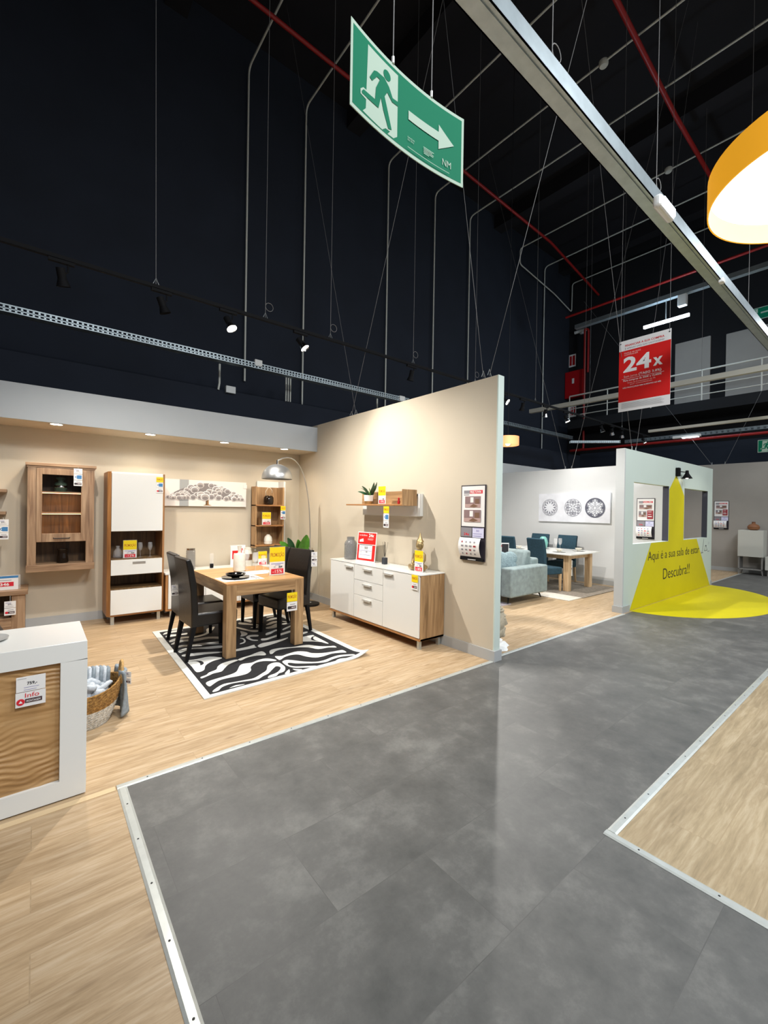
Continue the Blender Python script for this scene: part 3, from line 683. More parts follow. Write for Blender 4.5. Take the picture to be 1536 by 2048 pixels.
lay = [('r', .011, .014, .615, .286, G), ('p', [(.086,.272),(.2475,.272),(.2475,.036),(.2274,.0198),(.1952,.0183),(.2082,.034),(.1842,.0327),(.1661,.0171),(.063,.0205),(.0787,.0387)], Lm),
  ('p', [(.0507,.0722),(.05,.0888),(.0642,.103),(.0838,.1045),(.0844,.0774),(.0794,.070)], Lm), ('c', .187, .231, .0195, .0185, G), ('p', man, G),
  ('p', [(.3069,.1725),(.4798,.1764),(.4798,.2070),(.5687,.1551),(.4798,.1049),(.4798,.1393),(.3066,.1376)], Lm),
  ('t', 'NM', .503, .049, .028, .050, .0, Lm), ('t', 'SAIDA', .303, .064, .006, .04, 0, Lm), ('t', 'ISO 7010', .303, .054, .006, .035, 0, Lm)]
for i, wd in enumerate((.06, .05, .058, .055, .03)): lay.append(('r', .392, .070 - i*.0065, .392 + wd, .0725 - i*.0065, Lm))
lay.append(('r', .30, .0235, .54, .0255, Lm))
flat_layers(mb, lay, EX, e=.0005, refine=.035)
mb.build('plate', [GREENS, LUMI], t)
for x in (.22, .438):
    p = EX(x, EXH, 0)
    MB().tube([p, (p[0], p[1], p[2]+.025)], .006, 6).build('clip', WHITE, t)
    MB().cyl((p[0], p[1], p[2]+.02), (p[0], p[1], 7.9), .0022, 5).build('wire', WIREM, t)

def pictogram(mb, x0, z0, w_, h_, fmap, left=True):
    s = w_ / .628; s2 = h_ / .30
    L = [('r', x0+.01*s, z0+.014*s2, x0+.615*s, z0+.286*s2, 0)]
    for l in lay[1:6]:
        if l[0] == 'p': L.append(('p', [(x0 + a*s, z0 + b*s2) for a, b in l[1]], l[2]))
        else: L.append(('c', x0 + l[1]*s, z0 + l[2]*s2, l[3]*s, l[4]*s2, l[5]))
    flat_layers(mb, L, fmap)
for (x, y, z_, lab) in ((15.0-.12, 2.69, 3.215, 'green exit sign above the grey wall at the right edge'), (15.6, 3.15, 7.0, 'small green exit sign high before the mezzanine')):
    mb = MB(); mb.box((0, 0, 0), (.628*1.1, .01, .33), 1); pictogram(mb, 0, 0, .69, .33, FRONT)
    tag(mb.build('exit_sign', [GREENS, LUMI], loc=(x, y, z_), rotz=-PI/2), lab, 'exit sign')

# ------------------------------------------------------------------ 24x hanging poster
t = thing('hanging_poster', 'red and white hanging poster reading 24x over the walkway', 'poster', (7.0, 2.935, 3.11))
mb = MB(); mb.box((0, 0, 0), (.70, .006, 1.08), 0)
L = [('r', 0, .145, .70, .925, 1), ('t', 'FINANCIAR A SUA COMPRA', .085, .985, .030, .53, .02, 1), ('t', 'É APENAS UMA DAS VANTAGENS!', .085, .942, .022, .53, 0, 4),
  ('t', 'PAGUE AS SUAS', .075, .875, .022, .23, 0, 2), ('t', 'COMPRAS EM', .075, .845, .022, .19, 0, 2),
  ('t', '24', .065, .60, .215, .385, .03, 0), ('t', 'x', .475, .605, .165, .125, .035, 0),
  ('t', 'Sem juros', .075, .510, .034, .19, 0, 2), ('t', '(TAEG 3.0%)', .285, .512, .034, .30, .015, 0), ('r', .045, .488, .62, .492, 0),
  ('t', 'Para compras de 350€ a 15.000€', .07, .452, .026, .52, .015, 0), ('t', 'Custo de Processamento de 3%', .13, .415, .020, .38, 0, 2), ('t', 'por mensalidade', .17, .388, .018, .30, 0, 2), ('t', 'NÃO PAGUE JUROS NEM AUMENTOS AO MÊS', .065, .345, .020, .52, .01, 0)]
for i in range(6): L.append(('r', .05, .045 + i*.014, .63 - (i % 3)*.02, .050 + i*.014, 3))
flat_layers(mb, L, FRONT, e=.0006)
mb.build('board', [PAPER, REDT, M('pale_pink_ink', 'f0c8c2', .5), M('pale_grey_ink', 'b8babb', .5), INK], t, rotz=-PI/2)
for y in (-.02, -.68):
    MB().cyl((0, y, 1.06), (0, y, 6.6), .003, 5).build('wire', WIREM, t); MB().cyl((-.004, y, 1.04), (0.004, y, 1.04), .01, 8).build('eyelet', DINK, t)

# ------------------------------------------------------------------ large orange drum pendant
t = thing('drum_pendant_lamp', 'large round orange pendant lamp with glowing white underside', 'pendant lamp', (1.936, .169, 2.6))
R0 = .329; H0 = .115
MB().lathe([(R0-.004, 0), (R0, 0), (R0, H0), (R0-.004, H0)], n=72, cap=False).build('shade', SHADEO, t, smooth=40)
MB().lathe([(R0-.004, .001), (R0-.005, .08)], n=72, cap=False).build('lining', INNERW, t, smooth=True)
MB().cyl((0, 0, .07), (0, 0, .075), R0-.005, 72).build('diffuser', EM_D, t)
MB().cyl((0, 0, H0), (0, 0, 8.3), .004, 6).build('cord', BLK, t); MB().cyl((0, 0, H0-.01), (0, 0, H0), R0-.01, 48).build('top_plate', WHITE, t)
lamp('POINT', 'pendant_bulb', (1.936, .169, 2.58), (0, 0, 0), 7, (1, .97, .9), .1)
t = thing('drum_pendant_lamp', 'small glowing orange pendant lamp beside the partition end', 'pendant lamp', (6.5, 4.58, 2.72))
MB().lathe([(.186, 0), (.19, 0), (.19, .15), (.186, .15), (.186, 0)], n=32, cap=False).build('shade', SHADEP, t, smooth=40); MB().sphere((0, 0, .04), .045, 10, 7).build('bulb', EM_W, t, smooth=True)
MB().cyl((0, 0, .15), (0, 0, 8.68), .004, 6).build('cord', BLK, t); MB().lathe([(.09, .15), (.09, .175), (.0, .18)], n=20).build('cap', BLKP, t)

# ------------------------------------------------------------------ downlights of the soffit
for x, lab in ((.19, 'leftmost round downlight in the soffit'), (1.19, 'round downlight in the soffit above the white cabinet'), (2.17, 'round downlight in the soffit left of the arc lamp'), (3.13, 'rightmost round downlight in the soffit near the corner'), (-.9, 'downlight in the soffit beyond the left edge')):
    t = thing('downlight', lab, 'downlight', (x, 6.46, 2.505), 0, 'downlights in the soffit')
    MB().lathe([(.062, 0), (.075, -.004), (.062, -.006), (.058, 0)], n=28).build('ring', WHITE, t, smooth=40); MB().cyl((0, 0, -.004), (0, 0, -.002), .058, 28).build('lens', EM_W, t)
    lamp('SPOT', 'downlight_beam', (x, 6.46, 2.49), (x, 6.62, 0), 28, (1.0, .82, .62), .05, 140, .8)

RW_ = [[[1191,4547],[1282,4550],[1409,4552],[1493,4454],[1477,4418],[1402,4403],[1331,4354],[1289,4297],[1249,4201],[1182,4190],[1185,4353]],[[1176,4049],[1234,4073],[1270,4115],[1346,4150],[1381,4219],[1437,4276],[1496,4300],[1577,4309],[1605,4277],[1541,4244],[1475,4203],[1411,4123],[1369,4072],[1296,4066],[1248,4043],[1177,4011]],[[1169,3872],[1202,3910],[1276,3928],[1361,3940],[1439,3960],[1491,4002],[1560,4119],[1609,4148],[1681,4129],[1762,4162],[1839,4164],[1887,4116],[1911,4052],[1880,4039],[1792,4104],[1708,4098],[1632,4023],[1602,3940],[1544,3882],[1467,3871],[1352,3881],[1280,3870],[1221,3825],[1175,3791]],[[1167,3681],[1225,3736],[1292,3772],[1379,3760],[1468,3748],[1550,3743],[1650,3804],[1717,3855],[1776,3959],[1841,4000],[1896,3982],[1903,3910],[1895,3828],[1857,3751],[1818,3719],[1775,3711],[1728,3667],[1653,3667],[1680,3713],[1746,3732],[1791,3759],[1837,3807],[1857,3856],[1834,3895],[1780,3850],[1698,3768],[1634,3737],[1566,3694],[1499,3707],[1425,3726],[1337,3738],[1256,3713],[1212,3663],[1168,3656]],[[1297,3657],[1363,3684],[1433,3658],[1380,3654],[1320,3657]],[[1609,4297],[1679,4330],[1755,4348],[1841,4386],[1902,4393],[1907,4312],[1879,4256],[1805,4298],[1707,4297],[1623,4252]],[[1703,4618],[1837,4630],[1921,4653],[1908,4592],[1909,4550],[1835,4549],[1680,4555]],[[1212,5676],[1250,5733],[1358,5760],[1443,5752],[1415,5684],[1303,5678],[1211,5651]],[[1213,5561],[1265,5605],[1375,5565],[1453,5570],[1429,5503],[1363,5517],[1264,5507],[1216,5511]],[[1210,5360],[1270,5409],[1343,5435],[1410,5418],[1497,5372],[1636,5438],[1694,5608],[1806,5658],[1734,5507],[1632,5373],[1526,5318],[1438,5318],[1347,5352],[1207,5287]],[[1202,5232],[1305,5321],[1401,5283],[1511,5265],[1611,5256],[1728,5172],[1702,5095],[1588,5178],[1439,5163],[1330,5227],[1205,5187]],[[1200,5078],[1273,5109],[1360,5074],[1519,5045],[1609,5010],[1662,4972],[1638,4900],[1509,4965],[1438,4960],[1307,5028],[1208,5031]],[[1198,4919],[1278,4967],[1374,4924],[1500,4887],[1622,4840],[1596,4762],[1476,4808],[1333,4899],[1255,4877],[1198,4841]],[[1196,4767],[1266,4766],[1385,4730],[1550,4635],[1540,4603],[1424,4638],[1302,4665],[1199,4704]],[[2198,5782],[2252,5774],[2307,5704],[2257,5579],[2226,5674],[2180,5736]],[[2135,5681],[2190,5614],[2230,5528],[2290,5430],[2277,5398],[2205,5464],[2102,5592]],[[2168,5356],[2255,5346],[2232,5305],[2169,5329]],[[2031,5481],[2083,5338],[2115,5239],[2186,5188],[2158,5121],[2107,5146],[2066,5249],[2008,5418]],[[1994,5264],[2026,5204],[2029,5117],[1985,5055],[1916,5048],[1959,5133]],[[1963,4991],[2024,5039],[2107,4991],[2081,4929],[2021,4961],[1985,4942],[1988,4851],[2025,4802],[2011,4776],[1962,4816],[1947,4914]],[[1894,4996],[1919,4956],[1906,4857],[1863,4782],[1806,4763],[1818,4795],[1860,4816],[1889,4869],[1897,4939],[1884,4970]],[[1944,4602],[2014,4652],[2101,4652],[2181,4657],[2259,4665],[2350,4689],[2319,4644],[2229,4601],[2114,4559],[2015,4531],[1947,4521],[1933,4551]],[[2083,4827],[2137,4809],[2275,4858],[2383,4898],[2505,4933],[2469,4861],[2310,4809],[2205,4771],[2104,4734],[2054,4760]],[[2213,4997],[2296,5035],[2376,5077],[2438,5071],[2409,5016],[2346,5011],[2254,4943],[2180,4914]],[[2325,5243],[2401,5268],[2497,5338],[2561,5349],[2521,5265],[2454,5177],[2375,5155],[2301,5182]],[[2386,5375],[2487,5459],[2557,5467],[2597,5424],[2571,5384],[2502,5377],[2420,5337],[2372,5344]],[[2470,5559],[2569,5640],[2652,5627],[2652,5549],[2599,5557],[2522,5536],[2457,5523]],[[2552,5745],[2623,5759],[2670,5741],[2648,5709],[2582,5699],[2535,5700]],[[2632,5414],[2661,5364],[2645,5317],[2616,5367]],[[2575,5296],[2637,5294],[2609,5244],[2560,5251]],[[2471,5060],[2612,5145],[2582,5086],[2446,5002]],[[1984,4370],[2068,4389],[2157,4366],[2248,4327],[2334,4322],[2415,4291],[2486,4182],[2568,4122],[2624,4096],[2614,4033],[2544,4083],[2423,4103],[2370,4210],[2255,4294],[2115,4328],[2025,4313],[1962,4256],[1940,4272]],[[1947,4167],[2008,4134],[2094,4159],[2205,4168],[2278,4102],[2302,4032],[2391,3967],[2497,3941],[2582,3932],[2623,3916],[2612,3831],[2553,3861],[2464,3888],[2350,3871],[2265,3884],[2204,3966],[2167,4067],[2102,4102],[2021,4088],[1946,4035],[1933,4068]],[[1941,3981],[1993,4000],[2041,3953],[2113,3854],[2202,3777],[2295,3767],[2415,3798],[2513,3801],[2624,3745],[2626,3693],[2562,3727],[2480,3750],[2368,3736],[2281,3707],[2184,3745],[2097,3798],[2025,3851],[1987,3901],[1958,3900],[1949,3840],[1987,3779],[2073,3727],[2156,3676],[2096,3667],[2021,3711],[1956,3759],[1926,3836],[1927,3923]],[[1928,3738],[1955,3718],[1999,3675],[1966,3658],[1936,3680]],[[1814,3670],[1897,3750],[1878,3692],[1849,3654]],[[2385,3688],[2454,3709],[2520,3677],[2454,3661],[2396,3657]],[[2443,4590],[2626,4605],[2637,4547],[2624,4227],[2597,4226],[2559,4335],[2383,4477]],[[2531,4758],[2649,4777],[2628,4722],[2492,4685]]]
RB_ = [[[1204,4537],[1268,4502],[1302,4466],[1306,4395],[1282,4357],[1260,4352],[1273,4408],[1263,4483]],[[2631,4551],[2577,4525],[2529,4433],[2571,4356],[2559,4411],[2569,4467],[2604,4522],[2631,4535]]]

# ================================================================== PRICE CARDS
PM = [PAPER, YEL, REDC, ORT, LIL, DINK, BLUE, BRN, REDT, INK]
def promo_card(label, loc, rotz, w_, h_, pct='-15%', group='yellow promotion cards', words='PROMOÇÃO', tilt=0, small=False):
    """acrylic holder with the yellow promotion sheet"""
    t = thing('promotion_card', label, 'price sign', loc, rotz, group)
    mb = MB(); mb.box((-w_/2-.004, 0, 0), (w_/2+.004, .003, h_+.006)); mb.box((-w_/2-.004, 0, 0), (w_/2+.004, .05, .003)); mb.build('acrylic_holder', ACRY, t)
    mb = MB(); mb.box((-w_/2, -.001, .004), (w_/2, 0, h_), 0)
    L = [('r', -w_/2, h_*.48, w_/2, h_, 1), ('t', words, -w_*.44, h_*.66, h_*.135, w_*.88, .02, 3)]
    if not small: L += [('r', -w_*.4, h_*.40, w_*.4, h_*.42, 4), ('r', -w_*.15, h_*.355, w_*.2, h_*.37, 4)]
    L += [('t', '429', -w_*.24, h_*.27, h_*.055, w_*.13, 0, 9), ('t', '364', w_*.08, h_*.26, h_*.07, w_*.24, .03, 5), ('r', -w_*.4, h_*.05, w_*.4, h_*.23, 2), ('t', pct, -w_*.31, h_*.085, h_*.11, w_*.62, .005, 0)]
    flat_layers(mb, L, lambda x, z, off: (x, -.001 - off, z), e=.0004)
    mb.build('sheet', PM, t)
    return t
def hang_tag(label, loc, rotz, w_, cards, group='hanging price tags', string=.03):
    """a strip of small cards on a clear string: Y yellow, B blue tag, I info, W price"""
    t = thing('hanging_price_tag', label, 'price tag', loc, rotz, group); z = -string
    MB().cyl((0, 0, 0), (0, 0, z), .0015, 5).build('string', WHITE, t)
    for c in cards:
        h_ = w_ * {'Y': .80, 'B': .82, 'I': .80, 'W': .75, 'D': .8}[c]
        mb = MB(); mb.box((-w_/2, -.001, z-h_), (w_/2, .001, z), 1 if c == 'Y' else 0)
        if c == 'Y': L = [('t', 'PROMOÇÃO', -w_*.42, z-h_*.62, h_*.32, w_*.84, .02, 3)]
        elif c == 'B': L = [('p', [(-w_*.40, z-h_*.5), (-w_*.05, z-h_*.18), (w_*.42, z-h_*.18), (w_*.42, z-h_*.82), (-w_*.05, z-h_*.82)], 6), ('c', -w_*.18, z-h_*.5, h_*.07, 0)]
        elif c == 'W': L = [('t', '899,-', -w_*.2, z-h_*.6, h_*.25, w_*.4, .02, 9), ('r', -w_*.4, z-h_*.28, w_*.1, z-h_*.22, 4), ('r', -w_*.4, z-h_*.8, w_*.3, z-h_*.76, 9)]
        else: L = [('r', -w_*.2, z-h_*.3, w_*.3, z-h_*.24, 9), ('r', -w_*.38, z-h_*.78, w_*.40, z-h_*.46, 7), ('c', -w_*.30, z-h_*.62, h_*.17, 2 if c == 'I' else 5), ('r', -w_*.05, z-h_*.66, w_*.34, z-h_*.58, 0)]
        flat_layers(mb, L, lambda x, zz, off: (x, -.001 - off, zz), e=.0003)
        mb.build('card', PM, t); z -= h_ + .004
    return t

def handle_bar(parent, c, ax, L=.17, mat=ALU, drop=.035):
    """folded metal edge pull; ax = direction along the front, front faces outwards along parent local -Y or -X"""
    pass

# ================================================================== FIRST DISPLAY
# --- wall cabinet (grey oak, lit glass door)
wc = thing('wall_cabinet', 'grey oak wall hung display cabinet with lit glass door', 'cabinet', (.258, 6.62, .735))
W2, D2, HH = .33, .365, 1.31     # half width, depth
mb = MB(); zt = HH
mb.box((-W2, .012, .04), (-W2+.02, D2, zt-.03)); mb.box((W2-.02, .012, .04), (W2, D2, zt-.03))
mb.build('side_panel', GOAK_Z, wc, bevel=.002)
mb = MB(); mb.box((-W2-.02, -.02, zt-.035), (W2+.02, D2, zt)); mb.box((-W2-.008, -.006, zt-.055), (W2+.008, D2, zt-.035)); mb.build('cornice', GOAK_X, wc, bevel=.003)
mb = MB(); mb.box((-W2-.008, -.012, 0), (W2+.008, D2, .085)); mb.build('bottom_board', GOAK_X, wc, bevel=.003)
B((-W2+.02, D2-.02, .08), (W2-.02, D2-.004, zt-.05)).build('back_panel', DKOAK, wc)
mb = MB(); mb.box((-W2, 0, .085), (-W2+.085, .02, zt-.055)); mb.box((W2-.085, 0, .085), (W2, .02, zt-.055)); mb.build('stile', GOAK_Z, wc, bevel=.002)
B((-W2+.02, .02, .355), (W2-.02, D2-.02, .375)).build('shelf', GOAK_X, wc)
dr = MB(); x0, x1, z0, z1 = -W2+.085, W2-.085, .36, zt-.06
dr.box((x0, -.012, z0), (x0+.052, .008, z1)); dr.box((x1-.052, -.012, z0), (x1, .008, z1)); dr.box((x0+.052, -.012, z0), (x1-.052, .008, z0+.1)); dr.box((x0+.052, -.012, z1-.075), (x1-.052, .008, z1))
door = dr.build('door', GOAK_Z, wc, bevel=.002)
B((x0+.052, -.004, z0+.1), (x1-.052, -.001, z1-.075)).build('glass_pane', PANE, door)
mb = MB(); mb.tube([(-.08, -.012, z0+.045), (-.075, -.032, z0+.04), (.075, -.032, z0+.04), (.08, -.012, z0+.045)], .006, 8); mb.build('handle', BLK, door)
for z_ in (.70, .955):
    s_ = B((-W2+.02, .03, z_), (W2-.02, D2-.02, z_+.016)).build('shelf', GOAK_X, wc)
    B((-W2+.05, .035, z_-.006), (W2-.05, .045, z_-.001)).build('led_strip', EM_LED, s_)
    lamp('AREA', 'cabinet_led', (.258, 6.76, .735 + z_ - .012), (.258, 6.90, .2), 1.6, (1, .66, .38), size=.42, sy=.02)
t = thing('green_glass_bottle_vase', 'squat green glass vase on the top lit cabinet shelf', 'vase', (.25, 6.78, 1.708))
MB().lathe([(.045, 0), (.062, .005), (.068, .05), (.065, .10), (.055, .115), (.03, .12), (.03, .145), (.05, .16), (.05, .18)], n=24).build('body', GRNGL, t, smooth=40)
MB().lathe([(.066, .04), (.0695, .06), (.066, .08)], n=24).build('band', CHROME, t, smooth=True)
t = thing('dark_glass_vase', 'dark faceted glass vase in the open niche of the oak wall cabinet', 'vase', (.275, 6.74, .82))
MB().lathe([(.05, 0), (.062, .01), (.058, .06), (.048, .12), (.05, .16), (.058, .175), (.052, .175), (.044, .12), (.03, .02)], n=12).build('body', DKGL, t)
hang_tag('white and blue tags hanging on the lit oak wall cabinet', (.415, 6.595, 2.02), 0, .088, 'WBD', string=.02)

# --- tall white cabinet
tc_ = thing('display_cabinet', 'tall white gloss cabinet with oak edges and glass niches', 'cabinet', (1.06, 6.5, 0))
h2, dp, ht = .335, .46, 1.985
for s, nm in ((-1, 'side_panel'), (1, 'side_panel')):
    xa, xb = (s*h2, s*(h2-.035)); prof = [(xb, 0), (xa, .05), (xa, dp), (xb, dp)]
    MB().prism(prof, ht-.11, 'z', 0, .11).build(nm, EDGE_Z, tc_, bevel=.002)
B((-h2+.035, .0, ht-.022), (h2-.035, dp, ht)).build('top_board', WHITE, tc_, bevel=.002)
B((-h2+.03, -.002, .11), (h2-.03, dp, .13)).build('bottom_board', EDGE_X, tc_, bevel=.002)
B((-h2+.035, dp-.02, .13), (h2-.035, dp-.01, ht-.02)).build('back_panel', OAKBK, tc_)
for z_ in (.455, .64, .845, 1.212): B((-h2+.035, .015, z_-.008), (h2-.035, dp-.02, z_+.008)).build('shelf', OAKBK, tc_)
a, b = -h2+.037, h2-.037
d1 = B((a, -.018, 1.215), (b, 0, ht-.024)).build('door', WHITE, tc_, bevel=.002)
d2 = B((a, -.018, .134), (b, 0, .452)).build('door', WHITE, tc_, bevel=.002)
d3 = B((a, -.018, .645), (b, 0, .842)).build('drawer', WHITE, tc_, bevel=.002)
B((-.055, -.024, .785), (.095, -.017, .812)).build('handle', M('grey_handle', 'a9a49d', .4, .5), d3)
B((a, -.012, .848), (b, -.009, 1.212)).build('glass_pane', PANE, tc_); B((a, -.012, .456), (b, -.009, .641)).build('glass_pane', PANE, tc_)
for x, y in ((-.27, .05), (.27, .05), (-.27, .4), (.27, .4)): B((x-.02, y-.02, 0), (x+.02, y+.02, .11)).build('leg', ALU, tc_)
promo_card('yellow promotion card reading -12% inside the tall white cabinet', (.985, 6.56, .853), 0, .155, .235, '-12%')
def flute(label, loc, group='stemmed glasses', s=1.):
    t = thing('wine_glass', label, 'glass', loc, 0, group)
    MB().lathe([(.0, 0), (.03*s, .001), (.03*s, .003), (.004, .008), (.004, .085*s), (.02*s, .10*s), (.03*s, .14*s), (.027*s, .20*s), (.025*s, .20*s), (.028*s, .14*s), (.018*s, .104*s), (0, .098*s)], n=20).build('bowl', GLASS, t, smooth=60)
    return t
flute('left stemmed glass inside the tall white cabinet', (1.115, 6.62, .853)); flute('right stemmed glass inside the tall white cabinet', (1.235, 6.62, .853))
t = thing('carafe', 'small clear glass carafe left inside the tall white cabinet', 'carafe', (.86, 6.66, .853)); MB().lathe([(.05, 0), (.06, .02), (.05, .09), (.02, .13), (.025, .16), (.022, .16), (.016, .13), (.045, .09), (.05, .02)], n=20).build('body', GLASS, t, smooth=60)
hang_tag('yellow, blue and red tags on the tall white cabinet door', (1.315, 6.475, 1.945), 0, .085, 'YBI', string=.005)

# --- white low board against the back wall
lb = thing('low_board', 'long white low cabinet with oak frame behind the dining table', 'cabinet', (2.19, 6.5, 0))
MB().box((-.78, 0, .12), (-.75, .40, .60)).build('side_panel', EDGE_Z, lb, bevel=.002); MB().box((.75, 0, .12), (.78, .40, .60)).build('side_panel', EDGE_Z, lb, bevel=.002)
B((-.78, 0, .095), (.78, .40, .12)).build('bottom_board', EDGE_X, lb, bevel=.002); B((-.79, -.01, .60), (.79, .42, .625)).build('worktop', WHITE, lb, bevel=.002)
B((-.75, .02, .12), (.75, .38, .60)).build('carcass', WMATT, lb)
for i, nm in enumerate(('door', 'drawer', 'door')):
    x0 = -.748 + i*.5; d = B((x0, -.012, .125), (x0+.494, .018, .597)).build(nm, WHITE, lb, bevel=.002); B((x0+.18, -.02, .55), (x0+.32, -.012, .565)).build('handle', ALU, d)
for x, y in ((-.70, .04), (.70, .04), (-.70, .36), (.70, .36)): B((x-.02, y-.02, 0), (x+.02, y+.02, .097)).build('leg', ALU, lb)
t = thing('ribbed_canister', 'ribbed grey canister on the low white cabinet behind the left chairs', 'canister', (1.79, 6.72, .625))
mb = MB(); mb.lathe([(.06 + .005*(i % 2), i*.018) for i in range(16)] + [(.05, .29), (.0, .29)], n=28); mb.build('body', SMOKE, t, smooth=40); MB().lathe([(.06, .285), (.062, .31), (.0, .315)], n=28).build('lid', CHROME, t, smooth=40)
t = thing('reed_diffuser', 'small diffuser bottle on the low white cabinet left of centre', 'diffuser', (2.09, 6.72, .625))
B((-.022, -.022, 0), (.022, .022, .065)).build('bottle', BLKP, t, bevel=.004); B((-.024, -.024, .06), (.024, .024, .22)).build('clear_tube', ACRY, t, bevel=.004)
t = thing('red_price_sign', 'white and red promotion sign on the low cabinet behind the white bottle', 'price sign', (2.47, 6.66, .625))
mb = MB(); mb.box((-.115, 0, 0), (.115, .004, .33), 0); flat_layers(mb, [('r', -.09, .12, .06, .25, 8), ('t', '24x', .0, .25, .05, .08, .03, 8), ('t', '50%', -.07, .17, .04, .11, .02, 0), ('r', -.06, .14, .02, .15, 0)], FRONT)
mb.build('sheet', PM, t); B((-.12, .004, 0), (.12, .007, .34)).build('acrylic_holder', ACRY, t)
t = thing('ceramic_mug_vase', 'brown and white lidded canister behind the white bottle on the low cabinet', 'canister', (2.61, 6.62, .625)); MB().lathe([(.06, 0), (.07, .02), (.07, .2), (.05, .25), (.05, .29), (0, .3)], n=24).build('body', CERAM, t, smooth=40); MB().lathe([(.071, .1), (.0715, .19), (.069, .2)], n=24).build('band', M('brown_glaze', '6a4a34', .3), t, smooth=40)
promo_card('small yellow promotion card at the right end of the low white cabinet', (2.86, 6.63, .625), 0, .145, .22, '-19%', small=True)

# --- tree canvas
t = thing('tree_canvas', 'long white canvas of a rounded grey tree with brown trunk', 'painting', (2.07, 6.985, 1.555))
mb = MB(); mb.box((-.63, -.035, 0), (.63, 0, .40), 0); rnd = random.Random(4)
L = [('r', -.39, .0, -.26, .40, 1)]
L += [('p', [(-.05, .012), (-.012, .03), (-.006, .15), (.032, .15), (.036, .03), (.085, .012)], 5), ('p', [(-.01, .03), (.004, .15), (.016, .15), (.012, .02)], 6)]
L.append(('p', smooth_poly([(-.55, .12), (-.50, .18), (-.38, .25), (-.22, .31), (-.04, .355), (.10, .35), (.25, .30), (.40, .23), (.50, .17), (.56, .12), (.35, .11), (.05, .13), (-.25, .12)], 4), 7))
blobs = []
for i in range(62):
    x = rnd.uniform(-.55, .56); k = max(0, 1 - (abs(x - .01)/.60)**1.35); top = .125 + .235*k
    z = rnd.uniform(.12, top); blobs.append((x, z, rnd.uniform(.042, .064)*(.55 + .5*k)))
blobs += [(-.55, .135, .028), (-.47, .13, .035), (-.40, .125, .04), (-.33, .13, .04), (-.2, .14, .045), (-.10, .145, .045), (-.01, .15, .052), (.07, .15, .05), (.18, .14, .048), (.3, .13, .042), (.42, .13, .035), (.5, .13, .028)]
blobs.sort(key=lambda b: -b[1])
for x, z, r in blobs:
    if z + r*.85 > .395: continue
    L += [('c', x, z, r, r*.84, 4), ('c', x + .002, z - .003, r*.89, r*.73, 2 if rnd.random() < .5 else 3), ('c', x + .004, z - r*.25, r*.66, r*.42, 7)]
flat_layers(mb, L, lambda x, z, off: (x, -.035 - off, z), e=.00006, e0=.0002)
mb.build('canvas', [M('canvas_white', 'e8e4de', .7), M('canvas_grey', 'a5a8a8', .7), M('cloud_grey', '9d9796', .7), M('cloud_taupe', 'b0a8a4', .7), M('cloud_rim', 'f0eeec', .7), M('trunk_brown', '9a7446', .6), M('trunk_dark', '5e4428', .6), M('cloud_dark', '837d7c', .7)], t)
B((.575, -.042, .30), (.64, -.034, .365)).build('tag', WHITE, t, bevel=.005)

# --- corner shelf unit
t = thing('corner_shelf', 'oak wall rack with three shelves under the arc lamp', 'shelf', (3.04, 6.72, .885))
B((-.25, .225, 0), (.23, .245, 1.01)).build('back_board', OAK_Z, t, bevel=.002)
MB().prism([(-.25, .245), (-.25, .05), (-.225, .05), (-.225, .245)], 1.01, 'z').build('side_panel', OAK_Z, t, bevel=.002)
MB().prism([(.23, .245), (.23, .0), (.205, .0), (.205, .245)], 1.01, 'z').build('side_panel', OAK_Z, t, bevel=.002)
for z_ in (.03, .355, .69): MB().prism([(-.25, .24), (-.25, .04), (.22, -.02), (.22, .24)], .022, 'z', 0, z_).build('shelf', EDGE_X, t, bevel=.002)
B((-.15, .245, -.02), (.26, .265, 1.11)).build('white_panel', WHITE, t, bevel=.002); B((.231, .03, -.02), (.262, .245, 1.11)).build('white_panel', WHITE, t, bevel=.002)
MB().sphere((-.20, .16, -.03), .02, 10, 7).build('knob', WHITE, t, smooth=True)
t = thing('dark_lantern', 'dark round lantern with rope handle on the top oak rack shelf', 'lantern', (3.035, 6.82, 1.598))
MB().lathe([(.05, 0), (.075, .015), (.082, .06), (.08, .12), (.06, .15), (.04, .155)], n=20).build('body', DKGL, t, smooth=40)
MB().tube([(-.05, 0, .15), (-.055, 0, .22), (-.02, 0, .28), (.02, 0, .285), (.06, 0, .24), (.055, 0, .2)], .004, 6).build('handle', CERAM, t, smooth=True)
t = thing('white_ceramic_vase', 'small white banded vase on the lowest oak rack shelf', 'vase', (3.035, 6.82, .938))
MB().lathe([(.055, 0), (.068, .012), (.068, .09), (.055, .13), (.028, .155), (.026, .165), (.02, .165), (.018, .12)], n=28).build('body', CERAM, t, smooth=40)
MB().lathe([(.0685, .06), (.0695, .065), (.0685, .07)], n=28).build('band', PAPER, t, smooth=True)
promo_card('yellow promotion card on the middle shelf of the oak rack', (2.975, 6.76, 1.263), 0, .15, .21, '-19%', small=True)
hang_tag('yellow, blue and white tags hanging on the right edge of the oak rack', (3.235, 6.69, 1.60), 0, .088, 'YBI', string=.02)

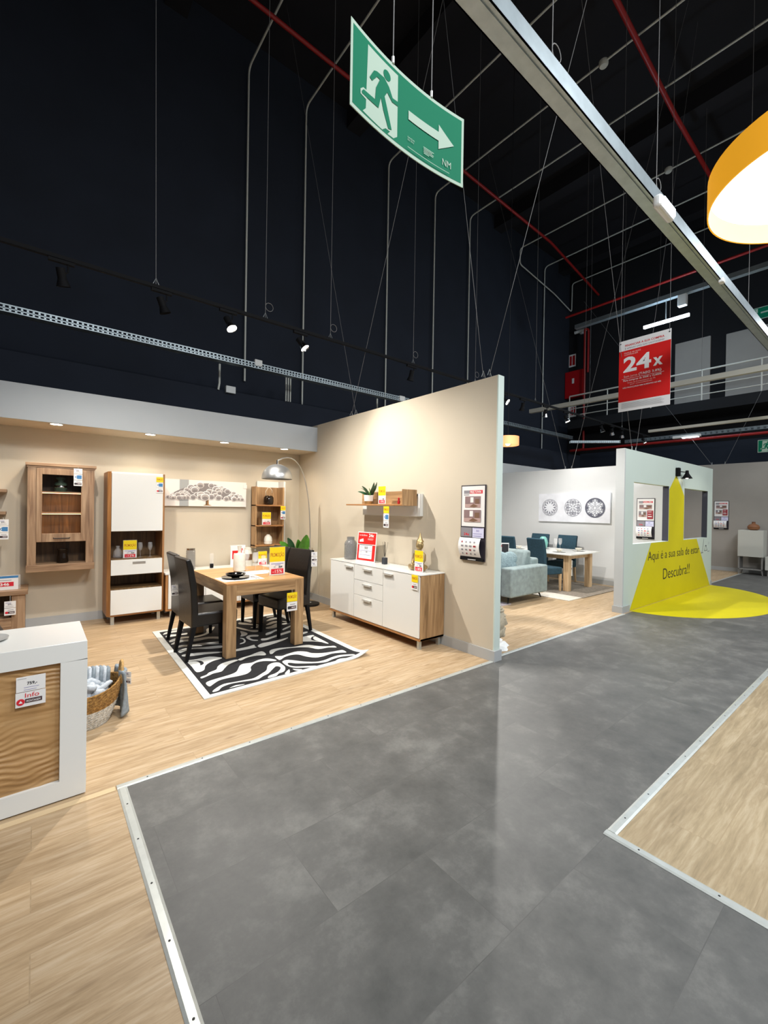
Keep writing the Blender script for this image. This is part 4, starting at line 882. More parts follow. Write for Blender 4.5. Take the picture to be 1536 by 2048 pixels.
# --- arc floor lamp
t = thing('arc_floor_lamp', 'chrome arc floor lamp with dome shade and black round base', 'floor lamp', (3.44, 6.13, 0))
MB().lathe([(.16, 0), (.165, .01), (.165, .03), (.15, .035), (.02, .037), (.02, .05), (0, .05)], n=40).build('base', BLK, t, smooth=40)
sh = Vector((2.565 - 3.44, 5.50 - 6.13, 1.955)); D = Vector((sh.x, sh.y, 0))
pts = [Vector((0, 0, .04)), Vector((0, 0, .6)), Vector((0, 0, 1.1))]
for i in range(1, 15):
    k = i / 14; a, b_, c_, d_ = Vector((0, 0, 1.1)), Vector((-.02, -.015, 2.0)), D*.38 + Vector((0, 0, 2.48)), D + Vector((0, 0, 2.19))
    pts.append(a*(1-k)**3 + b_*3*k*(1-k)**2 + c_*3*k*k*(1-k) + d_*k**3)
MB().tube(pts, .0095, 10).build('pole', BRUSH, t, smooth=True)
mb = MB(); R_ = .205; pr = [(R_*math.sin(a), .19*math.cos(a)) for a in [PI/2*(1 - i/14) for i in range(15)]]
pr = [(R_, -.01)] + pr; inn = [(max(0, r - .004), z - .004) for r, z in pr][::-1]
mb.lathe(pr, (sh.x, sh.y, sh.z), 48, cap=False); mb.lathe([(max(r, 1e-4), z) for r, z in inn[1:]], (sh.x, sh.y, sh.z), 48, cap=False); mb.build('lamp_shade', BRUSH, t, smooth=40)
MB().cyl((sh.x, sh.y, sh.z + .185), (sh.x, sh.y, sh.z + .245), .016, 12).build('shade_holder', CHROME, t, smooth=40)
B((-.03, -.02, .036), (.03, .02, .045)).build('foot_switch', WHITE, t, bevel=.003)

# --- rubber plant in the corner
def leaf(mb, base, tip, width, mi=0, curl=.15, n=8):
    base, tip = Vector(base), Vector(tip); ax = tip - base; side = ax.cross(Vector((.3, -.8, .35))).normalized(); up = side.cross(ax).normalized()
    L_ = []; 
    for i in range(n+1):
        k = i / n; wd = width * math.sin(PI * min(1, k*.96 + .02))**.62 * (1 - .15*k); p = base + ax*k + up*(-curl*ax.length*(k*k - .3*k))
        L_.append((p - side*wd + up*wd*.25, p, p + side*wd + up*wd*.25))
    vs = [v for r in L_ for v in r]
    mb.add(vs, [(3*i+j, 3*i+j+1, 3*i+3+j+1, 3*i+3+j) for i in range(n) for j in (0, 1)], mi)
t = thing('potted_plant', 'big leafed green plant in a taupe pot beside the arc lamp', 'plant', (3.37, 6.56, 0))
MB().lathe([(.09, 0), (.10, .01), (.14, .26), (.145, .28), (.13, .28), (.12, .24), (0, .24)], n=28).build('pot', POTM, t, smooth=40)
mb = MB()
for a in ((-.04, .02, -.08, -.05), (.03, 0, .1, -.02), (0, -.03, .02, -.1)): mb.tube([(a[0], a[1], .2), (a[0]*1.5, a[1], .45), (a[2], a[3], .72)], [.014, .011, .007], 7)
mb.build('stem', STEM, t, smooth=True)
for b, e_, w_, mt in (((-.05, -.05, .72), (-.31, -.18, 1.01), .075, LEAF), ((-.03, -.05, .74), (-.14, -.10, 1.06), .07, LEAFD), ((.0, -.1, .72), (-.02, -.22, 1.03), .085, LEAF), ((.05, -.1, .76), (.15, -.2, 1.10), .095, LEAF),
    ((.1, -.05, .74), (.24, -.06, .90), .09, LEAFD), ((.1, -.02, .70), (.24, -.1, .5), .09, LEAFD), ((-.08, -.05, .6), (-.25, -.2, .78), .07, LEAF), ((.04, 0, .55), (.2, -.02, .66), .06, LEAFD), ((0, .04, .7), (.05, .2, .95), .08, LEAFD), ((-.05, .05, .6), (-.28, .1, .7), .07, LEAFD), ((.02, -.1, .4), (.16, -.24, .32), .07, LEAFD), ((.0, -.05, .5), (-.16, -.2, .45), .07, LEAFD)):
    mb = MB(); leaf(mb, b, e_, w_*1.35, curl=.1); mb.build('leaf', mt, t, smooth=True)

# --- sideboard at the partition
sb = thing('sideboard', 'white gloss sideboard with oak sides and three drawers at the partition', 'sideboard', (3.31, 4.35, 0))
x1_ = .37; ya, yb_ = -.93, .93
MB().box((0, ya, .10), (x1_, ya+.025, .825)).build('side_panel', OAK_Z, sb, bevel=.002); MB().box((0, yb_-.025, .10), (x1_, yb_, .825)).build('side_panel', OAK_Z, sb, bevel=.002)
B((-.012, ya, .10), (x1_, yb_, .125)).build('bottom_board', EDGE_Y, sb, bevel=.002)
B((-.016, ya-.004, .825), (x1_, yb_+.004, .838)).build('worktop', WHITE, sb, bevel=.002); B((.018, ya+.025, .125), (x1_-.01, yb_-.025, .825)).build('carcass', WMATT, sb)
def front(y0, y1, z0, z1, nm, hy, hz):
    d = B((-.014, y0+.003, z0+.002), (.016, y1-.003, z1-.002)).build(nm, WHITE, sb, bevel=.002)
    mb = MB(); mb.box((-.044, hy-.085, hz), (-.014, hy+.085, hz+.004)); mb.box((-.017, hy-.085, hz-.045), (-.0145, hy+.085, hz)); mb.box((-.044, hy-.085, hz-.012), (-.0415, hy+.085, hz+.004)); mb.build('handle', M('satin_handle', 'd2cfc8', .4, .1), d)
front(.335, yb_-.012, .13, .822, 'door', .44, .783)
front(-.275, .335, .625, .822, 'drawer', .03, .783)
front(-.275, .335, .43, .625, 'drawer', .03, .585)
front(-.275, .335, .13, .43, 'drawer', .03, .392)
front(ya+.012, -.275, .13, .822, 'door', -.385, .783)
for y in (ya+.05, yb_-.05):
    for x in (.03, x1_-.04): B((x-.018, y-.018, 0), (x+.018, y+.018, .10)).build('leg', ALU, sb)
ZS = .8385
t = thing('grey_glass_jar', 'tall grey glass jar at the left end of the white sideboard', 'jar', (3.50, 5.07, ZS)); MB().lathe([(.075, 0), (.088, .01), (.09, .03), (.09, .22), (.08, .25), (.055, .275), (.055, .31), (.06, .315), (.05, .315), (.05, .27), (.083, .22), (.083, .02), (0, .012)], n=36).build('body', SMOKE, t, smooth=40)
t = thing('red_price_sign', 'red framed price sign reading 24x and 50 on the white sideboard', 'price sign', (3.50, 4.72, ZS), -PI/2 + .12, None)
mb = MB(); w_, h_ = .37, .40
def TIL(x, z, off): return (x, -off - .0 + z*.10, z)
mb.add([TIL(-w_/2, 0, 0), TIL(w_/2, 0, 0), TIL(w_/2, h_, 0), TIL(-w_/2, h_, 0), TIL(-w_/2, 0, -.004), TIL(w_/2, 0, -.004), TIL(w_/2, h_, -.004), TIL(-w_/2, h_, -.004)], [(0,1,2,3), (7,6,5,4), (0,4,5,1), (1,5,6,2), (2,6,7,3), (3,7,4,0)], 0)
flat_layers(mb, [('r', -w_/2+.012, .012, w_/2-.012, .225, 8), ('r', -w_/2+.012, .235, w_/2-.012, h_-.012, 8), ('t', 'crédito', -.15, .345, .022, .15, .0, 0), ('t', '24x', .035, .335, .042, .10, .03, 0), ('p', [(-.14, .26), (-.14, .29), (-.07, .31), (-.06, .265), (-.09, .265)], 0), ('r', .02, .31, .13, .314, 0), ('r', .02, .295, .12, .299, 0),
  ('r', -.135, .04, .12, .225, 0), ('r', -.13, .22, .115, .228, 5), ('t', '50', -.03, .17, .032, .065, .02, 5), ('r', -.12, .19, -.06, .193, 9), ('r', -.13, .145, .115, .149, 4), ('t', '36', -.0, .125, .014, .035, .02, 5), ('r', -.12, .125, -.07, .128, 9), ('r', -.12, .09, .10, .093, 4)], TIL, e=.0005)
mb.build('sheet', PM, t); MB().box((-.05, 0, 0), (.05, .09, .003)).build('acrylic_foot', ACRY, t)
t = thing('reed_diffuser', 'black square reed diffuser with dark sticks on the white sideboard', 'diffuser', (3.55, 4.36, ZS)); B((-.028, -.028, 0), (.028, .028, .085)).build('bottle', M('charcoal_label', '2c3038', .5), t, bevel=.004); MB().cyl((0, 0, .085), (0, 0, .10), .013, 12).build('neck', ALU, t)
mb = MB()
for dx, dy in ((.03, .05), (-.02, .02), (.01, -.05), (-.02, -.035), (.02, .02)): mb.cyl((0, 0, .06), (dx, dy, .29), .0018, 5)
mb.build('reeds', BLK, t)
# seated gold buddha figure
t = thing('buddha_statuette', 'antique gold seated statuette with pointed crown on the sideboard end', 'statuette', (3.545, 3.70, ZS), PI)
mb = MB()
mb.sphere((0, 0, .045), .10, 24, 12, sc_=(.9, 1.25, .45)); mb.sphere((0, 0, .15), .085, 24, 14, sc_=(.72, 1.0, 1.25)); mb.sphere((-.005, 0, .205), .07, 20, 10, sc_=(.75, 1.25, .6))
mb.cyl((0, 0, .23), (0, 0, .29), .03, 16)
mb.sphere((0, 0, .325), .055, 24, 16, sc_=(.95, .86, 1.2), fn=lambda d: 1 + (.10 if d.x > .9 and abs(d.z+.1) < .25 else 0) - (.04 if d.x > .75 and .1 < d.z < .3 and abs(d.y) > .15 else 0))
mb.sphere((.052, 0, .318), .012, 8, 6, sc_=(.9, .6, 1.5)); mb.lathe([(.05, 0), (.045, .02), (.032, .035), (.028, .05), (.018, .07), (.012, .09), (.003, .125)], (-.005, 0, .365), 16)
for s in (-1, 1):
    mb.sphere((0, s*.05, .315), .018, 8, 6, sc_=(.5, .4, 1.7)); mb.tube([(0, s*.085, .21), (.01, s*.10, .14), (.05, s*.075, .09), (.08, s*.02, .075)], [.024, .021, .017, .013], 10); mb.tube([(-.01, s*.05, .04), (.04, s*.13, .04), (.09, s*.02, .035)], [.04, .034, .022], 10)
mb.v = [(x*.92, y*.92, z*.91) for x, y, z in mb.v]; mb.build('figure', GOLD, t, smooth=60)
promo_card('yellow promotion card reading -18% in front of the gold statuette', (3.44, 3.60, ZS), -PI/2, .14, .245, '-18%')
hang_tag('yellow and red tags on the right door of the white sideboard', (3.285, 3.50, .832), -PI/2, .10, 'YI', string=.004)

# --- wall shelf with white panel
t = thing('wall_shelf', 'oak wall shelf with side box and white back panel above the sideboard', 'shelf', (3.69, 4.45, 1.60))
B((-.32, -.61, 0), (-.09, .56, .018)).build('shelf_board', EDGE_Y, t, bevel=.002)
B((-.11, -.58, .018), (-.092, .47, .185)).build('back_board', OAK_Y, t, bevel=.002)
B((-.32, -.63, .0), (-.09, -.612, .195)).build('end_panel', OAK_Z, t, bevel=.002)
B((-.03, -.60, -.13), (-.002, .56, .0)).build('white_panel', WHITE, t, bevel=.002); B((-.05, -.65, -.125), (-.002, -.601, .15)).build('white_panel', WHITE, t, bevel=.002)
for y in (-.55, .4): B((-.091, y-.03, .12), (-.001, y+.03, .15)).build('bracket', BLKP, t)
t = thing('potted_plant', 'small leafy plant in a white and brass pot on the wall shelf', 'plant', (3.47, 4.62, 1.6185))
MB().lathe([(.05, 0), (.055, .01), (.06, .04)], n=24).build('pot_base', GOLD, t, smooth=40); MB().lathe([(.06, .04), (.066, .12), (.06, .12), (.05, .06), (0, .06)], n=24).build('pot', WHITE, t, smooth=40)
for a, r_, z_, mt in ((0, .13, .2, LEAFD), (.8, .14, .22, LEAF), (1.7, .12, .25, LEAFD), (2.6, .15, .19, LEAFD), (3.4, .13, .24, LEAFD), (4.2, .14, .2, LEAF), (5.2, .15, .26, LEAFD), (5.8, .11, .28, LEAFD)):
    mb = MB(); leaf(mb, (0, 0, .10), (r_*math.cos(a)*.8, r_*math.sin(a)*1.1, z_), .035, curl=.3); mb.build('leaf', mt, t, smooth=True)
t = thing('small_figurine', 'small red and black ornament at the right of the wall shelf', 'ornament', (3.44, 3.97, 1.6185)); MB().lathe([(.015, 0), (.018, .03), (.01, .05), (.014, .07), (0, .085)], n=12).build('body', REDBOX, t, smooth=40)
promo_card('yellow promotion card standing on the wall shelf', (3.41, 4.26, 1.6185), -PI/2, .145, .225, '-19%', small=True)
hang_tag('yellow, blue and dark tags hanging below the wall shelf', (3.36, 4.11, 1.60), -PI/2, .105, 'YBD', string=.01)

# --- information boards
def info_board(label, loc, rotz, w_=.335, h_=.815, style=0):
    t = thing('information_board', label, 'poster', loc, rotz, 'framed information boards')
    mb = MB(); mb.box((-w_/2, -.012, 0), (w_/2, 0, h_), 0); mb.build('frame', DKFR, t, bevel=.002)
    a = w_/2 - .012; L = [('r', -a, h_*.45, a, h_-.012, 0), ('r', -a*.82, h_*.885, a*.82, h_*.93, 2), ('r', -a*.82, h_*.885, -a*.3, h_*.93, 3), ('t', 'FREE.TOWN' if style == 0 else 'SALAS', -a*.26, h_*.893, h_*.03, a*.95, .02, 0), ('r', -a*.82, h_*.865, -a*.35, h_*.875, 3)]
    def pic(x0, z0, x1, z1, tone):
        W_, H_ = x1-x0, z1-z0
        return [('r', x0, z0, x1, z1, tone), ('r', x0, z0, x1, z0+H_*.33, 6), ('r', x0+W_*.35, z0+H_*.45, x0+W_*.55, z0+H_*.92, 0), ('r', x0+W_*.65, z0+H_*.35, x0+W_*.92, z0+H_*.78, 7), ('p', [(x0+W_*.3, z0+H_*.1), (x0+W_*.6, z0+H_*.02), (x0+W_*.85, z0+H_*.15), (x0+W_*.55, z0+H_*.33)], 7), ('r', x0+W_*.06, z0+H_*.36, x0+W_*.26, z0+H_*.6, 5)]
    if style == 0: L += pic(-a*.7, h_*.70, a*.66, h_*.85, 5) + pic(-a*.78, h_*.51, a*.7, h_*.67, 5)
    else: L += pic(-a*.75, h_*.73, a*.75, h_*.84, 5) + pic(-a*.8, h_*.54, a*.1, h_*.68, 3) + [('r', a*.2, h_*.49, a*.9, h_*.70, 8), ('r', a*.3, h_*.66, a*.7, h_*.67, 0), ('r', a*.3, h_*.6, a*.7, h_*.61, 0), ('r', a*.3, h_*.54, a*.75, h_*.56, 0)]
    L += [('r', -a, h_*.31, -.006, h_*.435, 3), ('t', '24x', -a*.75, h_*.33, h_*.035, a*.5, .02, 2), ('r', .004, h_*.305, a, h_*.435, 4), ('t', '50', a*.35, h_*.385, h_*.022, a*.25, .02, 9), ('r', a*.1, h_*.425, a*.92, h_*.43, 9), ('r', a*.1, h_*.355, a*.85, h_*.36, 9), ('r', a*.1, h_*.325, a*.8, h_*.33, 9)]
    mb = MB(); flat_layers(mb, L, lambda x, z, off: (x, -.012 - off, z), e=.0004)
    IM = [PAPER, YEL, REDC, M('board_grey', '8d8a90', .6), M('board_lilac', 'dcdcf6', .5), M('photo_mauve', '8d7474', .6), M('photo_floor', 'b79a94', .6), M('photo_wood', '7a5a44', .6), M('board_red', '9c2f3a', .5), LIL]
    mb.build('printed_sheets', IM, t)
    # leaflet pad curving forward
    mb = MB(); n = 10
    def LF(x, z, off):
        k = (z - h_*.04) / (h_*.26); bul = .045*math.sin(PI*min(1, max(0, k*.85 + .02)))
        return (x, -.016 - bul - off, z)
    L = []
    for i in range(n):
        z0, z1 = h_*(.05 + .25*i/n), h_*(.05 + .25*(i+1)/n)
        L.append(('r', -a*1.03, z0, a*.82, z1, 0))
    flat_layers(mb, L, LF, e=0, e0=0)
    L = [('r', -a*.98, h_*.07, -a*.88, h_*.29, 2 if style < 2 else 3)]
    for i in range(4):
        for j in range(4): L.append(('r', -a*.75 + j*a*.36, h_*(.08 + i*.052), -a*.75 + j*a*.36 + a*(.12 + .1*((i*7+j*3) % 3)/2), h_*(.10 + i*.052), (2, 3, 9, 3)[(i+j) % 4] if style else (3, 8, 3, 3)[(i*3+j) % 4]))
    flat_layers(mb, L, LF, e=.0002, e0=.001)
    mb.build('leaflet', IM, t)
    mb = MB(); mb.box((-a, -.03, .0), (a, -.0, h_*.035), 0); flat_layers(mb, [('r', -a*.3, .008, a*.4, .014, 1)], lambda x, z, off: (x, -.03 - off, z)); mb.build('ledge', [BLKP, PAPER], t)
info_board('framed information board on the beige partition near its end', (3.69, 3.02, 1.015), -PI/2)
info_board('framed information board seen through the left opening of the mint wall', (9.6, 3.455, 1.045), -PI/2, style=1)
info_board('framed information board on the taupe grey wall at the right', (14.97, 3.46, 1.15), -PI/2, w_=.34, h_=.79, style=2)

# --- zebra rug
RW = [[(x/1000, y/1000) for x, y in p] for p in RW_]; RB = [[(x/1000, y/1000) for x, y in p] for p in RB_]
t = thing('zebra_rug', 'black and white zebra pattern rug under the dining table', 'rug', (1.95, 4.72, 0))
c0 = Vector((1.95, 4.72)); 
P00, P10, P11, P01 = Vector((1.068, 3.575)), Vector((2.77, 3.64)), Vector((2.80, 5.90)), Vector((1.13, 5.872))
def curl_z(x, y):        # lifted near right corner
    d = (Vector((x, y)) - Vector((2.80, 3.62))).length
    return .075 * max(0, 1 - d/.26)**2
mb = MB(); nu, nv = 34, 44; vs = []
for lay_ in (0, 1):
    for j in range(nv+1):
        for i in range(nu+1):
            u, v = i/nu, j/nv; p = (P00*(1-u) + P10*u)*(1-v) + (P01*(1-u) + P11*u)*v
            z = .009*lay_ + .0005 + curl_z(p.x, p.y); vs.append((p.x-c0.x, p.y-c0.y, z))
N1 = (nu+1)*(nv+1); fs = []
for j in range(nv):
    for i in range(nu):
        a = j*(nu+1)+i; fs += [(N1+a, N1+a+1, N1+a+nu+2, N1+a+nu+1), (a, a+nu+1, a+nu+2, a+1)]
for i in range(nu): fs += [(i, i+1, N1+i+1, N1+i), (nv*(nu+1)+i, N1+nv*(nu+1)+i, N1+nv*(nu+1)+i+1, nv*(nu+1)+i+1)]
for j in range(nv): a = j*(nu+1); b = a+nu; fs += [(a, N1+a, N1+a+nu+1, a+nu+1), (b, b+nu+1, N1+b+nu+1, N1+b)]
mb.add(vs, fs, 0); mb.build('backing', RUGW_M, t)
def RG(x, y, off): return (x - c0.x, y - c0.y, .0095 + off + curl_z(x, y))
Q = [(1.13, 3.628), (2.70, 3.70), (2.725, 5.80), (1.19, 5.79)]
mb = MB(); flat_layers(mb, [('p', Q, 0)], RG, e0=.0008, refine=.07); mb.build('black_pile', RUGB_M, t)
mb = MB()
for p in RW: flat_layers(mb, [('p', smooth_poly(p, 3), 0)], RG, e0=.0022, refine=.07)
mb.build('white_stripes', RUGW_M, t)
mb = MB()
for p in RB: flat_layers(mb, [('p', smooth_poly(p, 3), 0)], RG, e0=.003)
mb.build('black_hooks', RUGB_M, t)

# --- dining table
RZ = .013
dt = thing('dining_table', 'square legged oak dining table on the zebra rug', 'table', (1.945, 4.97, RZ))
hx, hy, th_ = .435, .60, .757
B((-hx, -hy, th_-.018), (hx, hy, th_)).build('tabletop', oak('oak_top', ('a0713f', 'c29360', 'd1a878'), 'x', .32), dt, bevel=.0015)
for sx in (-1, 1):
    for sy in (-1, 1):
        xa = sx*hx; xb = sx*(hx-.105); ya_ = sy*hy; yb2 = sy*(hy-.105)
        B((min(xa,xb), min(ya_,yb2), 0), (max(xa,xb), max(ya_,yb2), th_-.019)).build('leg', OAK_Z, dt, bevel=.002)
for sy in (-1, 1): B((-hx+.106, min(sy*hy, sy*(hy-.022)), th_-.13), (hx-.106, max(sy*hy, sy*(hy-.022)), th_-.019)).build('apron', OAK_X, dt, bevel=.001)
for sx in (-1, 1): B((min(sx*hx, sx*(hx-.022)), -hy+.106, th_-.13), (max(sx*hx, sx*(hx-.022)), hy-.106, th_-.019)).build('apron', OAK_Y, dt, bevel=.001)
TT = RZ + th_ + .0005
def placemat(label, x, y, w_, d_):
    mb = MB(); mb.box((-w_/2, -d_/2, 0), (w_/2, d_/2, .0015), 0); rn = random.Random(int(x*100))
    def TM(a, b, off): return (a, b, .0015 + off)
    L = []
    for i in range(26):
        a, b = rn.uniform(-w_/2+.02, w_/2-.02), rn.uniform(-d_/2+.02, d_/2-.02)
        if abs(a) < w_*.3 and abs(b) < d_*.3: continue
        L.append(('p', smooth_poly([(a-.014, b), (a, b+.006), (a+.014, b), (a, b-.006)], 2), 1 + (i % 2)))
    L += [('l', [(-w_/2+.02, -d_/2+.02), (w_/2-.02, -d_/2+.02), (w_/2-.02, d_/2-.02), (-w_/2+.02, d_/2-.02), (-w_/2+.02, -d_/2+.02)], .004, 3)]
    flat_layers(mb, L, TM, e=.0002)
    return tag(mb.build('placemat', [PAPER, DINK, INK, M('gold_print', 'b89a5a', .5)], loc=(x, y, TT)), label, 'placemat')
placemat('white leaf print placemat under the black plates', 1.75, 4.66, .44, .32)
placemat('white leaf print placemat under the wine glasses', 2.05, 4.98, .44, .28)
t = thing('dinner_plate', 'flat black dinner plate on the near placemat', 'plate', (1.72, 4.70, TT+.002)); MB().lathe([(.08, 0), (.085, .003), (.145, .014), (.148, .018), (.143, .018), (.085, .008), (0, .007)], n=48).build('disc', BCER, t, smooth=40)
t = thing('soup_bowl', 'black glazed soup bowl stacked on the black plate', 'bowl', (1.72, 4.70, TT+.0105)); MB().lathe([(.04, 0), (.045, .004), (.085, .022), (.105, .042), (.109, .042), (.088, .018), (.045, .010), (0, .009)], n=48).build('bowl', BCER, t, smooth=40)
for i, lab in enumerate(('silver fork lying right of the black plate', 'silver knife lying right of the black plate')):
    t = thing(('fork', 'knife')[i], lab, 'cutlery', (1.89 + .028*i, 4.62, TT+.002)); mb = MB(); mb.tube([(0, -.10, .002), (0, 0, .003), (0, .03, .002)], [.004, .003, .003], 6)
    if i == 0:
        for k in (-1.5, -.5, .5, 1.5): mb.tube([(0, .03, .002), (k*.004, .045, .003), (k*.005, .085, .003)], .0012, 5)
    else: mb.prism([(-.004, .03), (-.004, .10), (.002, .11), (.006, .09), (.006, .03)], .0015, 'z', 0, .001)
    mb.build('metal', CHROME, t)
t = thing('white_ceramic_bottle', 'tall white textured ceramic bottle vase on the dining table', 'vase', (1.94, 5.18, TT))
MB().lathe([(.055, 0), (.068, .01), (.072, .05), (.070, .20), (.062, .215), (.022, .222), (.018, .24), (.024, .31), (.018, .31), (.012, .24)], n=32).build('body', CERAM, t, smooth=40)
flute('wine glass on the dining table right of the white bottle', (2.11, 5.10, TT), s=1.15); flute('wine glass on the dining table near the promotion card', (2.16, 4.98, TT), s=1.0); flute('champagne flute behind the white bottle on the dining table', (2.06, 5.26, TT), s=1.25)
promo_card('large yellow promotion card reading -15% on the dining table', (2.19, 4.66, TT), .02, .192, .325, '-15%')
hang_tag('yellow and white tags hanging on the oak table frame', (2.235, 4.365, TT-.125), 0, .125, 'YD', string=.035)

# --- parsons chairs.  local: faces +X, origin on the floor under the seat centre
def make_chair(name, label, fab, legm, group, h_=1.02, w_=.44, cat='chair'):
    t = thing(name, label, cat, (0, 0, 0), 0, group)
    mb = MB(); n = w_/2
    mb.hexa([(-.20, -n, .33), (.23, -n, .33), (.23, n, .33), (-.20, n, .33)], [(-.20, -n, .47), (.235, -n, .465), (.235, n, .465), (-.20, n, .47)])
    mb.build('seat', fab, t, bevel=.022, seg=3, smooth=60)
    prof = [(-.175, .33), (-.17, .50), (-.185, .75), (-.22, .94), (-.25, h_), (-.295, h_-.012), (-.275, .90), (-.245, .70), (-.235, .50), (-.235, .33)]
    mb = MB(); mb.prism([(a, b) for a, b in prof], w_, 'y', 0, -n); mb.build('backrest', fab, t, bevel=.012, seg=3, smooth=50)
    for sy in (-1, 1):
        y = sy*(n-.028); a = .022; b = .015
        for (xt, xb) in ((.20, .205), (-.205, -.27)):
            mb = MB(); mb.hexa([(xb-b, y-b, 0), (xb+b, y-b, 0), (xb+b, y+b, 0), (xb-b, y+b, 0)], [(xt-a, y-a, .335), (xt+a, y-a, .335), (xt+a, y+a, .335), (xt-a, y+a, .335)]); mb.build('leg', legm, t, bevel=.002)
    return t
ch = make_chair('dining_chair', 'black leather dining chair at the near left of the oak table', LEATH, BLKP, 'black leather dining chairs')
ch.location = (1.44, 4.72, RZ); ch.rotation_euler = (0, 0, .03)
dup(ch, (1.47, 5.22, RZ), -.02, 'black leather dining chair at the far left of the oak table')
c2 = dup(ch, (2.42, 4.94, RZ), PI + .16, 'grey lit leather dining chair with white tag at the near right of the table')
dup(ch, (2.38, 5.47, RZ), PI + .02, 'black leather dining chair at the far right of the oak table, mostly hidden')
hang_tag('long white tag hanging on the back of the near right dining chair', (2.70, 4.70, 1.02), -.2, .075, 'WDW', string=.01)
hang_tag('white tags hanging behind the left dining chairs', (1.17, 4.97, .72), 0, .07, 'WD', string=.01)

# ================================================================== LEFT FOREGROUND
sbw = thing('white_sideboard', 'white framed cabinet with carved wavy oak front in the left foreground', 'sideboard', (-.8, 2.79, .006))
xr = 1.025; xl = -1.2
mb = MB(); mb.box((xl, 0, .72), (xr, .50, .817)); mb.box((xl, 0, 0), (xr, .50, .098)); mb.box((xr-.115, 0, .098), (xr, .50, .72)); mb.box((xl, 0, .098), (xl+.1, .50, .72)); mb.box((xl, .48, .098), (xr, .5, .72))
mb.build('body', WHITE, sbw, bevel=.002)
# carved wave panel : real relief
mb = MB(); nx, nz = 170, 250; X0, X1, Z0, Z1 = xl+.1, xr-.115, .098, .72; vs = []
def wav(x, z):
    return (.0016 + .0014*math.sin(7*x + 11*z))*math.sin(215*(z + .034*math.sin(4.2*x + 1.0 + 3*z) + .022*math.sin(9*x + 7*z) + .010*math.sin(21*x - 13*z) + .004*math.sin(47*x + 20*z)))
for j in range(nz+1):
    for i in range(nx+1):
        x = X0 + (X1-X0)*i/nx; z = Z0 + (Z1-Z0)*j/nz; vs.append((x, .022 + wav(x, z), z))
mb.add(vs, [(j*(nx+1)+i, j*(nx+1)+i+1, (j+1)*(nx+1)+i+1, (j+1)*(nx+1)+i) for j in range(nz) for i in range(nx)], 0)
mb.build('carved_door', oak('carved_oak', ('9c7444', 'bb9260', 'cba676'), 'x', .5, 1.0, 9, 2.0), sbw, smooth=True)
t = thing('price_label', 'white price and red Info labels on the carved oak front', 'price tag', (-.8 + .795, 2.795, .006 + .53))
mb = MB(); mb.box((-.06, -.002, .075), (.055, 0, .150), 0); mb.box((-.062, -.002, 0), (.056, 0, .072), 0)
flat_layers(mb, [('t', '759,-', -.018, .108, .014, .04, .03, 5), ('r', -.055, .14, -.02, .1415, 9), ('r', -.03, .095, .03, .0965, 4), ('r', -.03, .083, .02, .0845, 4), ('t', 'Info', -.025, .045, .022, .055, .0, 2), ('r', -.025, .018, .042, .038, 7), ('c', -.042, .026, .016, 2), ('p', [(-.05, .02), (-.042, .034), (-.034, .02)], 0), ('t', 'MONTAGEM', -.02, .022, .010, .055, .01, 0)], lambda x, z, off: (x, -.002 - off, z), e=.0003)
mb.build('sheet', PM, t)
t = thing('plate', 'grey plate lying on the white cabinet at the left edge', 'plate', (-.21, 3.07, .8235)); MB().lathe([(.06, 0), (.105, .010), (.108, .014), (.10, .012), (.06, .006), (0, .005)], n=40).build('disc', M('grey_plate', 'b4b4b2', .3), t, smooth=40)

# basket with throw
BK = (.285, 3.70, 0)
t = thing('woven_basket', 'two tone seagrass basket with rope handles beside the white cabinet', 'basket', BK)
mb = MB(); n = 64; rows = 26; vs = []
def rim(a): return .255 + .05*math.cos(a)**2
for j in range(rows+1):
    k = j/rows
    for i in range(n):
        a = 2*PI*i/n; z = rim(a)*k; r = (.135 + .075*math.sin(min(1, k*1.05)*PI/2)) + .0025*math.sin(i*PI)*(1) + .003*math.cos(j*PI) + .0025*(1 if (i+j) % 2 else -1)
        vs.append((r*math.cos(a), r*math.sin(a), z))
base = len(mb.v); mb.v += vs
for j in range(rows):
    for i in range(n): mb.f.append([j*n+i, j*n+(i+1) % n, (j+1)*n+(i+1) % n, (j+1)*n+i]); mb.mi.append(0 if j > rows*.50 else 1)
mb.f.append(list(range(n))[::-1]); mb.mi.append(1)
o = mb.build('body', [JUTE, COTN], t, smooth=True); md = o.modifiers.new('th', 'SOLIDIFY'); md.thickness = .01; md.offset = -1
for s in (-1, 1):
    MB().tube([(s*.215, -.055, .25), (s*.222, -.052, .33), (s*.226, -.03, .385), (s*.226, .0, .40), (s*.226, .03, .385), (s*.222, .052, .33), (s*.215, .055, .25)], .0105, 8).build('handle', M('jute_rope', 'c09a62', .9, noise=.2, nscale=90, bump=.5), t, smooth=True)
t = thing('chunky_knit_throw', 'chunky pale grey braided throw filling the seagrass basket', 'throw', (BK[0], BK[1], .13))
mb = MB(); rn = random.Random(3)
for k in range(15):
    a0 = rn.uniform(0, 6.28); r0 = rn.uniform(.03, .13); z0 = .06 + rn.uniform(-.01, .07); c = (rn.uniform(-.06, .08), rn.uniform(-.08, .06))
    pts = [(c[0] + r0*math.cos(a0 + q*.45)*(.5 + .05*q), c[1] + r0*math.sin(a0 + q*.45)*(.5 + .05*q), z0 + .018*math.sin(q*1.3 + k)) for q in range(9)]
    pts = [(max(-.16, min(.16, p[0])), max(-.15, min(.15, p[1])), p[2]) for p in pts]
    mb.tube(pts, [.017 + .006*math.sin(q*1.1) for q in range(9)], 9)
mb.lathe([(.12, -.08), (.16, .03), (.12, .08), (0, .09)], n=24); mb.build('yarn', YARN, t, smooth=True)
